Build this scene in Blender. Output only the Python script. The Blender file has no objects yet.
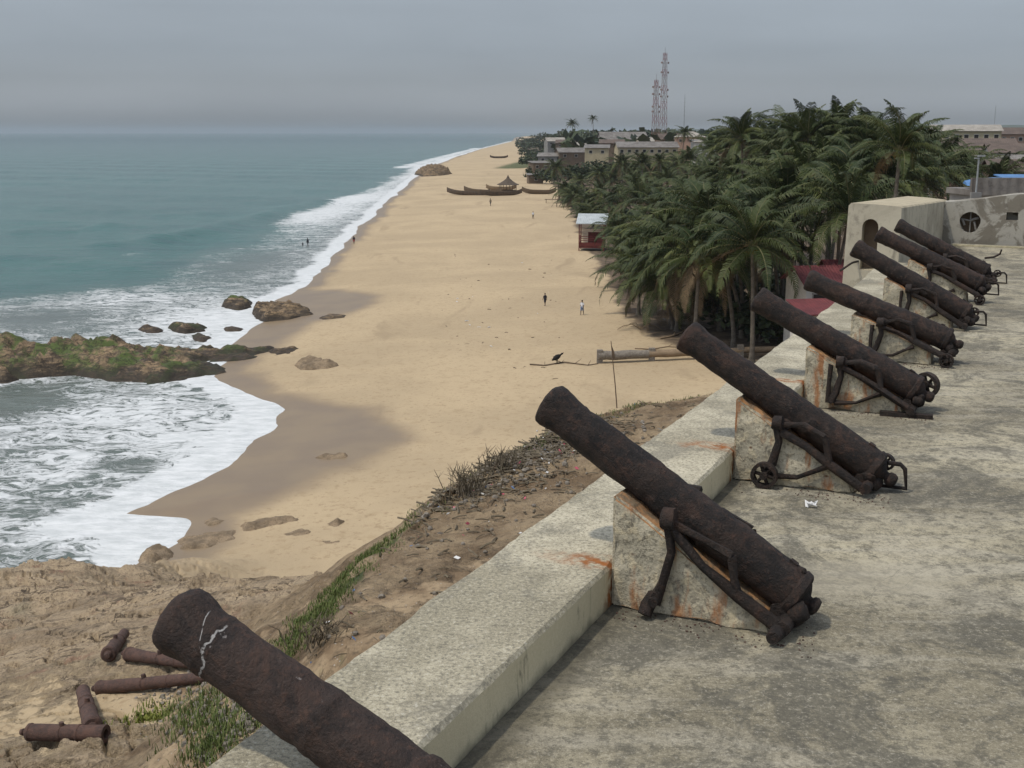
import bpy, bmesh, math, random
import numpy as np
from mathutils import Vector, Matrix, noise as mn

rnd = random.Random(11)
sc = bpy.context.scene
col = sc.collection
R = math.radians

# ------------------------------------------------------------------ camera calibration
F = 1150.0
TH = math.atan(252 / F)
CT, ST = math.cos(TH), math.sin(TH)
H = 20.5                                   # eye height above the sea

def ray(x, y):
    a = (x - 512) / F; b = (384 - y) / F
    return np.array([a, CT + b * ST, -ST + b * CT])

def at(x, y, z):
    r = ray(x, y); k = (z - H) / r[2]
    return np.array([0, 0, H]) + k * r

def at_dist(x, y, D):
    r = ray(x, y); k = D / r[1]
    return np.array([0, 0, H]) + k * r

PT = H - 3.4                               # top of the parapet
TZ = PT - 0.35                             # terrace level
A0 = at(611, 565, PT)
dd = ray(1067, 132); dd /= np.linalg.norm(dd)
DX, DY = float(dd[0]), float(dd[1])
NX, NY = -DY, DX

def P(t, u, z):
    return Vector((A0[0] + DX * t + NX * u, A0[1] + DY * t + NY * u, z))

def plane(x, y, t):
    r = ray(x, y); o = np.array([0, 0, H]) - A0
    k = (t - (o[0] * DX + o[1] * DY)) / (r[0] * DX + r[1] * DY)
    q = o + k * r
    return float(q[0] * NX + q[1] * NY), float(q[2])

# ------------------------------------------------------------------ numpy noise
def _hash(ix, iy, seed):
    with np.errstate(over='ignore'):
        h = (ix.astype(np.int64) * 374761393 + iy.astype(np.int64) * 668265263 + seed * 1442695041) & 0xFFFFFFFF
        h = ((h ^ (h >> 13)) * 1274126177) & 0xFFFFFFFF
        h = (h ^ (h >> 16)) & 0xFFFF
    return h / 65535.0

def vnoise(x, y, seed=0):
    ix = np.floor(x); iy = np.floor(y)
    fx = x - ix; fy = y - iy
    fx = fx * fx * fx * (fx * (fx * 6 - 15) + 10); fy = fy * fy * fy * (fy * (fy * 6 - 15) + 10)
    a = _hash(ix, iy, seed); b = _hash(ix + 1, iy, seed); c = _hash(ix, iy + 1, seed); d = _hash(ix + 1, iy + 1, seed)
    return a + (b - a) * fx + (c - a) * fy + (a - b - c + d) * fx * fy

def fbm(x, y, oct=4, seed=0):
    s = 0; amp = 0.5; tot = 0
    for i in range(oct):
        s = s + amp * vnoise(x, y, seed + i * 17); tot += amp
        x = x * 2.03 + 13.7; y = y * 2.03 - 7.1; amp *= 0.5
    return s / tot

def sstep(a, b, x):
    t = np.clip((x - a) / (b - a), 0, 1)
    return t * t * (3 - 2 * t)

def seg_dist(px, py, pts, closed=False):
    d2 = np.full(px.shape, 1e18)
    n = len(pts)
    for i in range(n if closed else n - 1):
        ax, ay = pts[i]; bx, by = pts[(i + 1) % n]
        vx, vy = bx - ax, by - ay
        L = vx * vx + vy * vy + 1e-12
        t = np.clip(((px - ax) * vx + (py - ay) * vy) / L, 0, 1)
        d2 = np.minimum(d2, (px - ax - t * vx) ** 2 + (py - ay - t * vy) ** 2)
    return np.sqrt(d2)

def in_poly(px, py, pts):
    r = np.zeros(px.shape, bool)
    n = len(pts); j = n - 1
    for i in range(n):
        xi, yi = pts[i]; xj, yj = pts[j]
        c = ((yi > py) != (yj > py)) & (px < (xj - xi) * (py - yi) / ((yj - yi) if yj != yi else 1e-12) + xi)
        r ^= c; j = i
    return r

def sdist(px, py, pts):
    d = seg_dist(px, py, pts, True)
    return np.where(in_poly(px, py, pts), d, -d)

# ------------------------------------------------------------------ coast line
shore_px = [(700, 133.3, 0), (560, 135, 0), (530, 137.2, 0), (515, 140.5, 0), (505, 143, 0), (480, 149, 0), (455, 157, 0), (432, 166, 0),
            (408, 182, 0), (390, 198, 0), (374, 212, 0), (354, 228, 0), (347, 243, 0), (327, 255, 0), (319, 269, 0), (300, 284, 0),
            (264, 301, 0), (246, 330, 0), (222, 352, 0), (212, 377, 0), (240, 394, 0), (276, 410, 0), (268, 426, 0), (240, 441, 0),
            (229, 459, 0), (190, 480, 0), (140, 505, 0), (72, 526, 0), (128, 520, 0), (175, 524, 0), (166, 541, 0), (142, 557, 0),
            (133, 566, 0.5), (108, 570, 3), (84, 560, 3.2), (60, 550, 3.6), (30, 541, 4), (0, 530, 4.3), (-60, 512, 4.5), (-150, 500, 4.2), (-300, 470, 4)]
shore = [tuple(at(x, y, z)[:2]) for x, y, z in shore_px]
land = shore + [(shore[-1][0] - 40, shore[-1][1] - 5), (-400, -60), (60000, -60), (60000, shore[0][1]), ]

bank_tu = [(-14, 0), (-14, 1.6), (0, 1.8), (3, 3.2), (5, 5.6), (6.4, 7.2), (10, 8.3), (14, 9.0), (19, 8.9), (22, 8.4), (24, 7.7), (25.6, 6.1), (26.6, 4), (27.5, 0)]
wet_a = [tuple(at(x, y, 1)[:2]) for x, y in [(190, 380), (235, 378), (305, 388), (370, 400), (400, 418), (408, 434), (385, 447), (330, 470), (285, 488), (225, 508), (180, 528), (95, 540), (60, 520), (200, 460)]]
wet_b = [tuple(at(x, y, 1)[:2]) for x, y in [(255, 296), (300, 282), (340, 286), (380, 294), (368, 306), (318, 318), (290, 330), (268, 345), (235, 352), (215, 340)]]

def shore_s(x, y):
    d = seg_dist(x, y, shore)
    d = np.where(in_poly(x, y, land), d, -d)
    return d + (1.5 * (fbm(x / 4.5, y / 4.5, 3, 61) - .5) + 3.2 * (fbm(x / 17, y / 17, 2, 63) - .5) * sstep(75, 110, y)) * sstep(30, 8, np.abs(d))

def ground(x, y, full=False):
    x = np.asarray(x, float); y = np.asarray(y, float)
    s = shore_s(x, y)
    t = (x - A0[0]) * DX + (y - A0[1]) * DY
    u = (x - A0[0]) * NX + (y - A0[1]) * NY
    zb = np.where(s > 0, 1.9 * (1 - np.exp(-np.maximum(s, 0) * 0.036)), np.maximum(-5, s * 0.07))
    zb = zb + sstep(55, 260, s) * 4.5 + sstep(300, 1500, s) * 6
    zb = zb + 0.16 * (fbm(x / 9, y / 9, 3, 5) - .5) * sstep(2, 10, s) + 0.05 * (fbm(x / 1.7, y / 1.7, 2, 9) - .5) * sstep(3, 12, s)
    zb = zb + 8.0 * sstep(0, 60, (x - (22 - (y - 400) * .012))) * sstep(360, 440, y) * sstep(8000, 2000, y)
    # rock platform under the castle
    wob = 3.5 * (fbm(x / 6, y / 6, 3, 21) - .5)
    m_plat = sstep(35, 24, t + wob) * sstep(0.0, 1.6, s + .35 * wob)
    zp = np.clip(8.25 - 0.21 * (u - 15) - (.42 - .30 * sstep(25, 32, u)) * np.maximum(t - 17, 0), 1.5, 8.6)
    rn = fbm(x / 3.2 + .35 * y, y / 1.5, 4, 31)
    rn2 = fbm(x / 1.1, y / 1.1, 3, 33)
    strata = np.floor(rn * 9) / 9 + 0.25 * sstep(.55, 1, np.mod(rn * 9, 1)) / 9
    zp = zp + (1.5 * (strata - .5) * 0.7 + 0.28 * (rn2 - .5)) * (.35 + .65 * sstep(9, 15, t))
    rdg = np.abs(fbm(x / 2.6 + .3 * y, y / 1.6, 4, 36) - .5)
    zp = zp + .09 * (fbm(x / .45, y / .45, 2, 37) - .5) - .26 * sstep(.03, 0, rdg)
    z = zb * (1 - m_plat) + np.maximum(zp, zb) * m_plat
    # earthen bank against the wall
    sd = -sdist(t, u, bank_tu)                 # positive outside
    w2 = 1.2 * (fbm(x / 2.2, y / 2.2, 3, 41) - .5)
    zk_in = 12.5 + 1.1 * sstep(8, 1, u) + 0.5 * (fbm(x / 1.6, y / 1.6, 4, 43) - .5)
    zk_out = 12.5 - np.maximum(sd + w2 * sstep(0, 1.5, sd), 0) * 0.78 + 0.4 * (fbm(x / .9, y / .9, 3, 44) - .5) * sstep(20, 5, sd)
    zk = np.where(sd < 0, zk_in, zk_out)
    zk = np.where(u < 0, np.minimum(zk, 13.2), zk)
    m_bank = sstep(-.25, .25, zk - z)
    z = np.maximum(z, zk)
    if not full:
        return z
    return z, s, t, u, m_plat, m_bank, sd, zb

def gz(x, y):
    return float(ground(np.array([x]), np.array([y]))[0])

def at_ground(px, py):
    z = 2.0
    for _ in range(12):
        p = at(px, py, z)
        z = .5 * z + .5 * gz(p[0], p[1])
    p = at(px, py, z)
    return Vector((p[0], p[1], gz(p[0], p[1])))

def at_ground_many(pxs):
    r = np.array([ray(x, y) for x, y in pxs]); z = np.full(len(pxs), 6.0)
    for _ in range(14):
        k = (z - H) / r[:, 2]; z = .5 * z + .5 * ground(k * r[:, 0], k * r[:, 1])
    k = (z - H) / r[:, 2]; x = k * r[:, 0]; y = k * r[:, 1]; z = ground(x, y)
    return [Vector(q) for q in zip(x.tolist(), y.tolist(), z.tolist())]

# ------------------------------------------------------------------ node helper
class NT:
    def __init__(s, name):
        s.m = bpy.data.materials.new(name); s.m.use_nodes = True
        s.t = s.m.node_tree; s.t.nodes.clear()
        s.out = s.n('ShaderNodeOutputMaterial')
        s.pos = None
    def n(s, typ, **kw):
        x = s.t.nodes.new(typ)
        for k, v in kw.items(): setattr(x, k, v)
        return x
    def put(s, sock, v):
        if v is None: return
        if hasattr(v, 'is_linked') or hasattr(v, 'links'):
            s.t.links.new(v, sock)
        elif isinstance(v, (tuple, list)):
            sock.default_value = (*v, 1) if (len(v) == 3 and len(sock.default_value) == 4) else v
        else: sock.default_value = v
    def wpos(s):
        return s.n('ShaderNodeNewGeometry').outputs['Position']
    def opos(s):
        return s.n('ShaderNodeTexCoord').outputs['Object']
    def normal_z(s):
        g = s.n('ShaderNodeNewGeometry'); x = s.n('ShaderNodeSeparateXYZ'); s.t.links.new(g.outputs['Normal'], x.inputs[0]); return x.outputs[2]
    def xyz(s, v):
        x = s.n('ShaderNodeSeparateXYZ'); s.put(x.inputs[0], v); return x.outputs
    def scl(s, v, k):
        x = s.n('ShaderNodeMapping'); s.put(x.inputs['Vector'], v); x.inputs['Scale'].default_value = k if isinstance(k, tuple) else (k, k, k); return x.outputs[0]
    def noise(s, v, scale, detail=4, rough=.55, dist=0):
        x = s.n('ShaderNodeTexNoise'); s.put(x.inputs['Vector'], v)
        x.inputs['Scale'].default_value = scale; x.inputs['Detail'].default_value = detail
        x.inputs['Roughness'].default_value = rough; x.inputs['Distortion'].default_value = dist
        return x.outputs['Fac']
    def voro(s, v, scale, out='Distance', feat='F1'):
        x = s.n('ShaderNodeTexVoronoi', feature=feat); s.put(x.inputs['Vector'], v); x.inputs['Scale'].default_value = scale; return x.outputs[out]
    def ss(s, v, a, b):
        x = s.n('ShaderNodeMapRange', interpolation_type='SMOOTHSTEP'); s.put(x.inputs[0], v); s.put(x.inputs[1], a); s.put(x.inputs[2], b); return x.outputs[0]
    def math(s, op, a, b=0.0):
        x = s.n('ShaderNodeMath', operation=op); s.put(x.inputs[0], a); s.put(x.inputs[1], b); return x.outputs[0]
    def mix(s, f, a, b, blend='MIX'):
        x = s.n('ShaderNodeMix', data_type='RGBA', blend_type=blend); s.put(x.inputs[0], f); s.put(x.inputs[6], a); s.put(x.inputs[7], b); return x.outputs[2]
    def attr(s, name):
        x = s.n('ShaderNodeAttribute', attribute_name=name); return x
    def rgb(s, c):
        x = s.n('ShaderNodeSeparateColor'); s.put(x.inputs[0], c); return x.outputs
    def rand(s):
        return s.n('ShaderNodeObjectInfo').outputs['Random']
    def bump(s, h, strength=.5, dist=.02, normal=None):
        x = s.n('ShaderNodeBump'); s.put(x.inputs['Height'], h); x.inputs['Strength'].default_value = strength; x.inputs['Distance'].default_value = dist
        if normal is not None: s.put(x.inputs['Normal'], normal)
        return x.outputs[0]
    def bsdf(s, color, rough=.85, normal=None, spec=.3, metal=0):
        b = s.n('ShaderNodeBsdfPrincipled')
        s.put(b.inputs['Base Color'], color); s.put(b.inputs['Roughness'], rough); s.put(b.inputs['Specular IOR Level'], spec); s.put(b.inputs['Metallic'], metal)
        if normal is not None: s.put(b.inputs['Normal'], normal)
        s.t.links.new(b.outputs[0], s.out.inputs[0]); s.b = b
        return s.m

def simple(name, c1, c2, scale=3.0, rough=.85, bump=.3, dist=.02, spec=.25):
    k = NT(name); p = k.opos()
    f = k.ss(k.noise(p, scale, 5, .6), .3, .7)
    g = k.noise(p, scale * 9, 3, .6)
    c = k.mix(f, c1, c2)
    c = k.mix(k.ss(g, .45, .8), c, tuple(x * .7 for x in c1))
    return k.bsdf(c, rough, k.bump(g, bump, dist), spec)

M = {}
# ---- concrete
def concrete(name, lo, hi, stain, rust_amt=0.0, big=.5):
    k = NT(name); p = k.wpos()
    a = k.noise(p, big, 6, .62, .4); b = k.noise(p, 3.1, 6, .65); c = k.noise(p, 26, 4, .7); e = k.noise(p, 95, 2, .6)
    base = k.mix(k.ss(a, .36, .62), lo, hi)
    base = k.mix(k.math('MULTIPLY', k.ss(b, .42, .72), .55), base, tuple(x * .62 for x in lo))
    base = k.mix(k.math('MULTIPLY', k.ss(c, .5, .75), .55), base, stain)
    base = k.mix(k.math('MULTIPLY', k.ss(e, .56, .74), .5), base, tuple(min(1, x * 1.35) for x in hi))
    v = k.voro(p, 60)
    base = k.mix(k.math('MULTIPLY', k.ss(v, .22, .1), k.ss(b, .4, .6)), base, tuple(x * .55 for x in stain))
    hgt = k.math('ADD', k.math('MULTIPLY', c, .6), k.math('MULTIPLY', e, .4))
    return k, base, hgt, p
k, base, hgt, p = concrete('terrace_concrete', (.205, .180, .124), (.41, .365, .255), (.11, .097, .069), big=.32)
x = k.xyz(p)
# streaks across the slab and two smooth cement repairs
st = k.noise(k.scl(p, (.25, 1.4, 1)), 1.6, 5, .65, .6)
base = k.mix(k.math('MULTIPLY', k.ss(st, .45, .66), .5), base, (.38, .35, .275))
fine = k.noise(p, 9, 6, .8)
base = k.mix(k.math('MULTIPLY', k.ss(fine, .5, .58), .6), base, (.085, .079, .062))
big2 = k.noise(p, .9, 6, .75, .7)
base = k.mix(k.math('MULTIPLY', k.ss(big2, .48, .6), .75), base, (.092, .086, .068))
base = k.mix(k.math('MULTIPLY', k.ss(k.noise(p, .5, 6, .7, .4), .54, .68), .6), base, (.40, .36, .27))
fn2 = k.noise(p, 34, 5, .8)
base = k.mix(k.math('MULTIPLY', k.ss(fn2, .5, .64), .6), base, (.08, .073, .056))
base = k.mix(k.math('MULTIPLY', k.ss(fn2, .46, .36), .55), base, (.42, .385, .30))
for (px, py, rx, ry) in ((850, 577, 1.0, .4),):
    q = at(px, py, TZ)
    ex = k.math('DIVIDE', k.math('SUBTRACT', x[0], float(q[0])), rx); ey = k.math('DIVIDE', k.math('SUBTRACT', x[1], float(q[1])), ry)
    r2 = k.math('ADD', k.math('MULTIPLY', ex, ex), k.math('MULTIPLY', ey, ey))
    r2 = k.math('ADD', r2, k.math('MULTIPLY', k.math('SUBTRACT', k.noise(p, 2.2, 4), .5), 1.6))
    base = k.mix(k.math('MULTIPLY', k.ss(r2, 1.3, .5), .4), base, (.36, .325, .245))
ck = k.math('MULTIPLY', k.ss(k.math('ABSOLUTE', k.math('SUBTRACT', k.noise(p, .38, 5, .62, .9), .5)), .0028, .0008), k.ss(k.noise(p, .22, 2), .46, .54))
base = k.mix(k.math('MULTIPLY', ck, .3), base, (.06, .055, .042))
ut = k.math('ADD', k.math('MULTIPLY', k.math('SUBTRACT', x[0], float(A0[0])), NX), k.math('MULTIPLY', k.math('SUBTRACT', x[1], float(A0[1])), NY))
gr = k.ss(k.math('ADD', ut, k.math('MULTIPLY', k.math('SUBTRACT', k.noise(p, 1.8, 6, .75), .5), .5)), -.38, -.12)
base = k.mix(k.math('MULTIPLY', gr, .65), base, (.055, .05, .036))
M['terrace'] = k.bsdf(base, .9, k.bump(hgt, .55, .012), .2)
k, base, hgt, p = concrete('parapet_concrete', (.285, .255, .178), (.52, .47, .345), (.14, .125, .09), big=.55)
fn2 = k.noise(p, 30, 5, .8)
base = k.mix(k.math('MULTIPLY', k.ss(fn2, .5, .6), .7), base, (.12, .112, .09))
base = k.mix(k.math('MULTIPLY', k.ss(k.noise(p, 1.1, 6, .75, .6), .5, .62), .55), base, (.15, .14, .11))
base = k.mix(k.math('MULTIPLY', k.ss(fn2, .46, .36), .5), base, (.56, .53, .44))
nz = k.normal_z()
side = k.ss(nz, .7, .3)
x = k.xyz(p)
drip = k.noise(k.scl(p, (3, 3, .7)), 2.2, 6, .75, 1.2)
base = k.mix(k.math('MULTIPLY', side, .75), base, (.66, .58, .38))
base = k.mix(k.math('MULTIPLY', side, k.math('MULTIPLY', k.math('MULTIPLY', k.ss(drip, .54, .75), k.ss(k.noise(p, 1.4, 4), .40, .55)), 1)), base, (.12, .112, .08))
# darker along the foot of the inner face
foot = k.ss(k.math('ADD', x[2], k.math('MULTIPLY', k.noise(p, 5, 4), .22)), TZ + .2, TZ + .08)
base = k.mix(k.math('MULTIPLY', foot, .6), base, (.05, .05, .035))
# rust washing from each gun, along the top and seaward
tc = k.math('ADD', k.math('MULTIPLY', k.math('SUBTRACT', x[0], float(A0[0])), DX), k.math('MULTIPLY', k.math('SUBTRACT', x[1], float(A0[1])), DY))
uc = k.math('ADD', k.math('MULTIPLY', k.math('SUBTRACT', x[0], float(A0[0])), NX), k.math('MULTIPLY', k.math('SUBTRACT', x[1], float(A0[1])), NY))
ph = k.math('SUBTRACT', tc, k.math('MULTIPLY', k.math('ROUND', k.math('DIVIDE', k.math('ADD', tc, -.02), 3.83)), 3.83))
wr = k.math('ADD', ph, k.math('MULTIPLY', k.math('SUBTRACT', k.noise(p, 4, 5, .6), .5), .42))
band = k.ss(k.math('ABSOLUTE', k.math('ADD', wr, -.02)), .2, .05)
reach = k.ss(k.math('ADD', uc, k.math('MULTIPLY', k.noise(p, 3, 4), .35)), .95, .3)
rust = k.math('MULTIPLY', k.math('MULTIPLY', band, reach), k.ss(k.noise(p, 9, 4, .6), .35, .6))
base = k.mix(rust, base, k.mix(k.noise(p, 14, 3), (.36, .13, .035), (.16, .06, .02)))
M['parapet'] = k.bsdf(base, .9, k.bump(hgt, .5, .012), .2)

k = NT('ramp_masonry'); p = k.wpos(); g = k.attr('wear').outputs['Fac']
a = k.noise(p, 2.6, 5, .6, .5); b = k.noise(p, 9, 5, .65); c = k.noise(p, 40, 3, .6)
base = k.mix(k.ss(a, .38, .6), (.50, .445, .325), (.33, .295, .215))
base = k.mix(k.ss(b, .5, .63), base, (.50, .43, .29))
base = k.mix(k.math('MULTIPLY', k.ss(k.noise(p, 6, 5, .7, 1), .55, .68), .9), base, (.085, .075, .058))
vv_ = k.voro(k.scl(p, (1, 1.2, 1.6)), 5.5)
base = k.mix(k.math('MULTIPLY', k.ss(vv_, .16, .07), k.ss(a, .42, .55)), base, (.15, .085, .05))
base = k.mix(k.math('MULTIPLY', k.ss(k.noise(p, 22, 5, .8), .5, .6), .6), base, (.12, .108, .082))
nz = k.normal_z()
topm = k.ss(nz, .45, .7)
rs = k.noise(k.scl(p, (2.2, 2.2, .5)), 2.4, 4, .6)
base = k.mix(k.math('MULTIPLY', k.ss(rs, .53, .66), .85), base, (.30, .12, .04))
base = k.mix(k.math('MULTIPLY', topm, .85), base, k.mix(k.ss(b, .42, .6), (.36, .17, .06), (.13, .085, .05)))
M['ramp'] = k.bsdf(base, .9, k.bump(k.math('ADD', k.math('MULTIPLY', b, .8), k.math('MULTIPLY', c, .3)), .8, .03), .2)

def iron(name, lo, hi, rustc, streak=False):
    k = NT(name); p0 = k.opos()
    ofs = k.n('ShaderNodeCombineXYZ'); k.put(ofs.inputs[0], k.math('MULTIPLY', k.rand(), 17.0)); k.put(ofs.inputs[1], k.math('MULTIPLY', k.rand(), 9.0))
    vad = k.n('ShaderNodeVectorMath', operation='ADD'); k.t.links.new(p0, vad.inputs[0]); k.t.links.new(ofs.outputs[0], vad.inputs[1]); p = vad.outputs[0]
    a = k.noise(p, 5.0, 6, .7, .5); b = k.noise(p, 16, 6, .75); c = k.noise(p, 60, 3, .6)
    base = k.mix(k.ss(a, .38, .6), lo, hi)
    base = k.mix(k.math('MULTIPLY', k.ss(b, .5, .7), .75), base, rustc)
    base = k.mix(k.ss(b, .45, .3), base, tuple(x * .45 for x in lo))
    base = k.mix(k.math('MULTIPLY', k.ss(k.noise(p, 1.7, 5, .7, 1.2), .52, .66), .55), base, rustc)
    nz = k.normal_z()
    dust = k.math('MULTIPLY', k.ss(k.noise(p, 9, 6, .8), .54, .68), .35)
    base = k.mix(dust, base, (.115, .08, .062))
    if streak:
        x = k.xyz(p0); p = p0
        wob = k.math('MULTIPLY', k.math('SUBTRACT', k.noise(p, 5, 4), .5), .16)
        l1 = k.ss(k.math('ABSOLUTE', k.math('ADD', k.math('ADD', x[2], wob), -2.19)), .008, .003)
        side = k.ss(k.math('MULTIPLY', x[1], -1), .0, .04)
        l2 = k.ss(k.math('ABSOLUTE', k.math('ADD', k.math('ADD', x[2], k.math('MULTIPLY', x[0], -.9)), -2.16)), .004, .001)
        up = k.ss(x[0], .06, .10)
        f = k.math('MAXIMUM', k.math('MULTIPLY', l1, side), k.math('MULTIPLY', k.math('MULTIPLY', l2, up), side))
        f = k.math('MULTIPLY', f, k.ss(k.noise(p, 30, 3), .38, .5))
        base = k.mix(k.math('MULTIPLY', f, .75), base, (.5, .48, .45))
        sp = k.math('MULTIPLY', k.ss(k.noise(p, 11, 4, .7), .66, .72), .6)
        base = k.mix(sp, base, (.3, .27, .25))
    return k.bsdf(base, k.math('ADD', .62, k.math('MULTIPLY', c, .3)), k.bump(k.math('ADD', b, k.math('MULTIPLY', c, .5)), .95, .03), .4)
M['iron'] = iron('rusted_gun_iron', (.007, .005, .004), (.024, .015, .0105), (.068, .034, .021))
M['iron_near'] = iron('brown_gun_iron', (.020, .013, .010), (.042, .026, .019), (.085, .044, .028), True)
M['iron_red'] = iron('red_brown_gun_iron', (.06, .035, .027), (.095, .052, .038), (.12, .06, .04))
M['frame_iron'] = iron('carriage_iron', (.011, .0078, .006), (.022, .0145, .010), (.058, .029, .017))

# ---- ground
k = NT('ground'); p = k.wpos()
m1 = k.rgb(k.attr('m1').outputs['Color']); m2 = k.rgb(k.attr('m2').outputs['Color'])
wet, rockm, dirt = m1[0], m1[1], m1[2]
grass, litter, town = m2[0], m2[1], m2[2]
n1 = k.noise(p, .06, 5, .6, .5); n2 = k.noise(p, .9, 6, .65); n3 = k.noise(p, 7, 5, .7); n4 = k.noise(p, 40, 3, .6)
sand = k.mix(k.ss(n1, .35, .65), (.455, .35, .215), (.39, .30, .185))
sand = k.mix(k.math('MULTIPLY', k.ss(n2, .5, .75), .45), sand, (.30, .215, .12))
sand = k.mix(k.math('MULTIPLY', k.ss(k.noise(k.scl(p, (.16, .05, 1)), 1, 5, .6, .8), .58, .7), .45), sand, (.255, .19, .115))
pit = k.math('MULTIPLY', k.ss(k.noise(p, 2.6, 5, .7), .54, .66), .6)
sand = k.mix(pit, sand, (.27, .19, .105))
wetc = k.mix(k.ss(k.noise(p, .25, 4, .6), .35, .65), (.205, .15, .094), (.235, .172, .102))
fp = k.math('MULTIPLY', k.ss(k.voro(p, 1.5), .17, .09), k.ss(k.noise(p, .12, 4, .6), .46, .58))
sand = k.mix(k.math('MULTIPLY', fp, .55), sand, (.24, .175, .10))
c = k.mix(wet, sand, wetc)
# rock: layered brown sandstone
rv = k.scl(p, (.45, 1.0, 2.2))
r1 = k.noise(rv, .55, 7, .66, .8); r2 = k.noise(p, 2.4, 6, .7, .3); r3 = k.noise(p, 11, 4, .7)
rock = k.mix(k.ss(r1, .36, .62), (.265, .20, .128), (.45, .345, .222))
rock = k.mix(k.math('MULTIPLY', k.ss(r2, .48, .66), .7), rock, (.45, .345, .225))
rock = k.mix(k.math('MULTIPLY', k.ss(k.noise(p, .5, 5, .65, 1), .58, .68), .65), rock, (.28, .15, .10))
rock = k.mix(k.math('MULTIPLY', k.ss(k.noise(rv, 1.3, 6, .7, 1.2), .57, .66), .85), rock, (.075, .058, .042))
rock = k.mix(k.math('MULTIPLY', k.ss(k.noise(p, .32, 4, .6), .55, .7), .5), rock, (.19, .18, .115))
crk = k.math('MULTIPLY', k.ss(k.math('ABSOLUTE', k.math('SUBTRACT', k.noise(k.scl(p, (.7, 1.0, .8)), .45, 5, .65, .9), .5)), .016, .004), k.ss(k.noise(p, .3, 3), .42, .55))
rock = k.mix(k.math('MULTIPLY', crk, .75), rock, (.05, .036, .026))
rock = k.mix(k.math('MULTIPLY', k.ss(r3, .5, .62), .5), rock, (.12, .092, .064))
rm = k.ss(k.math('ADD', rockm, k.math('MULTIPLY', k.math('SUBTRACT', r2, .5), .9)), .35, .6)
c = k.mix(rm, c, rock)
dc = k.mix(k.ss(n2, .36, .62), (.18, .124, .072), (.335, .25, .152))
dc = k.mix(k.math('MULTIPLY', k.ss(n3, .5, .7), .6), dc, (.06, .045, .032))
dc = k.mix(k.math('MULTIPLY', k.ss(k.voro(p, 9), .16, .08), k.ss(n3, .45, .55)), dc, (.36, .33, .29))
c = k.mix(k.ss(k.math('ADD', dirt, k.math('MULTIPLY', k.math('SUBTRACT', n2, .5), .5)), .3, .65), c, dc)
lc = k.mix(k.ss(n2, .4, .6), (.075, .055, .038), (.15, .11, .07))
c = k.mix(k.ss(k.math('ADD', litter, k.math('MULTIPLY', k.math('SUBTRACT', n2, .5), .6)), .35, .7), c, lc)
gc = k.mix(k.ss(n2, .4, .6), (.06, .075, .03), (.12, .12, .05))
c = k.mix(k.ss(k.math('ADD', grass, k.math('MULTIPLY', k.math('SUBTRACT', n2, .5), .7)), .4, .65), c, gc)
tcx = k.mix(k.ss(k.noise(p, .035, 6, .7), .4, .6), (.12, .10, .07), (.05, .065, .035))
c = k.mix(town, c, tcx)
ro = k.math('SUBTRACT', .95, k.math('MULTIPLY', wet, .55))
h = k.math('ADD', k.math('MULTIPLY', n3, .35), k.math('MULTIPLY', n4, .15))
h = k.math('ADD', h, k.math('MULTIPLY', k.math('MULTIPLY', k.math('ADD', r2, r3), rm), 1.6))
h = k.math('ADD', h, k.math('MULTIPLY', n2, .5))
M['ground'] = k.bsdf(c, ro, k.bump(k.math('MULTIPLY', h, k.math('SUBTRACT', 1, k.math('MULTIPLY', wet, .9))), .8, .12), .25)

# ---- sea
k = NT('sea_water'); p = k.wpos()
at1 = k.attr('m1').outputs['Color']; f3 = k.rgb(at1)
foam, shallow, far = f3[0], f3[1], f3[2]
wv = k.scl(p, (.55, 1.25, 1))
w1 = k.noise(wv, .22, 6, .62, .4); w2 = k.noise(wv, 1.1, 5, .65); w3 = k.noise(p, .013, 5, .6, .5)
deep = k.mix(k.ss(w3, .35, .65), (.022, .094, .078), (.029, .112, .092))
deep = k.mix(k.math('MULTIPLY', k.ss(k.noise(k.scl(p, (.3, 1.0, 1)), .12, 6, .75, .6), .5, .64), .5), deep, (.018, .066, .066))
deep = k.mix(k.math('MULTIPLY', far, .8), deep, (.020, .070, .078))
shc = k.mix(k.ss(w1, .35, .65), (.13, .135, .115), (.16, .165, .145))
wc = k.mix(shallow, deep, shc)
# foam: torn sheets and drawn out threads
wp = k.n('ShaderNodeVectorMath', operation='ADD')
dv = k.n('ShaderNodeTexNoise'); k.put(dv.inputs['Vector'], p); dv.inputs['Scale'].default_value = .22; dv.inputs['Detail'].default_value = 4
dvs = k.n('ShaderNodeVectorMath', operation='SCALE'); k.t.links.new(dv.outputs['Color'], dvs.inputs[0]); dvs.inputs['Scale'].default_value = 5.5
k.t.links.new(p, wp.inputs[0]); k.t.links.new(dvs.outputs[0], wp.inputs[1])
q = wp.outputs[0]
fa = k.noise(k.scl(q, (.45, 1.0, 1)), .42, 9, .8, .8)
fb = k.math('SUBTRACT', 1, k.math('ABSOLUTE', k.math('MULTIPLY', k.math('SUBTRACT', k.noise(k.scl(q, (.5, 1.1, 1)), .75, 6, .68, 1.0), .5), 6.0)))
fc = k.math('ADD', k.math('MULTIPLY', fa, .78), k.math('MULTIPLY', k.math('MAXIMUM', fb, 0), .27))
thr = k.math('SUBTRACT', .98, k.math('MULTIPLY', foam, .85))
fm = k.ss(fc, k.math('SUBTRACT', thr, .10), k.math('ADD', thr, .10))
fm = k.math('MULTIPLY', fm, k.ss(foam, .0, .12))
fcol = k.mix(k.ss(w2, .3, .7), (.66, .67, .66), (.50, .52, .51))
wc = k.mix(fm, wc, fcol)
ro = k.math('ADD', .16, k.math('MULTIPLY', fm, .65))
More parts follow.
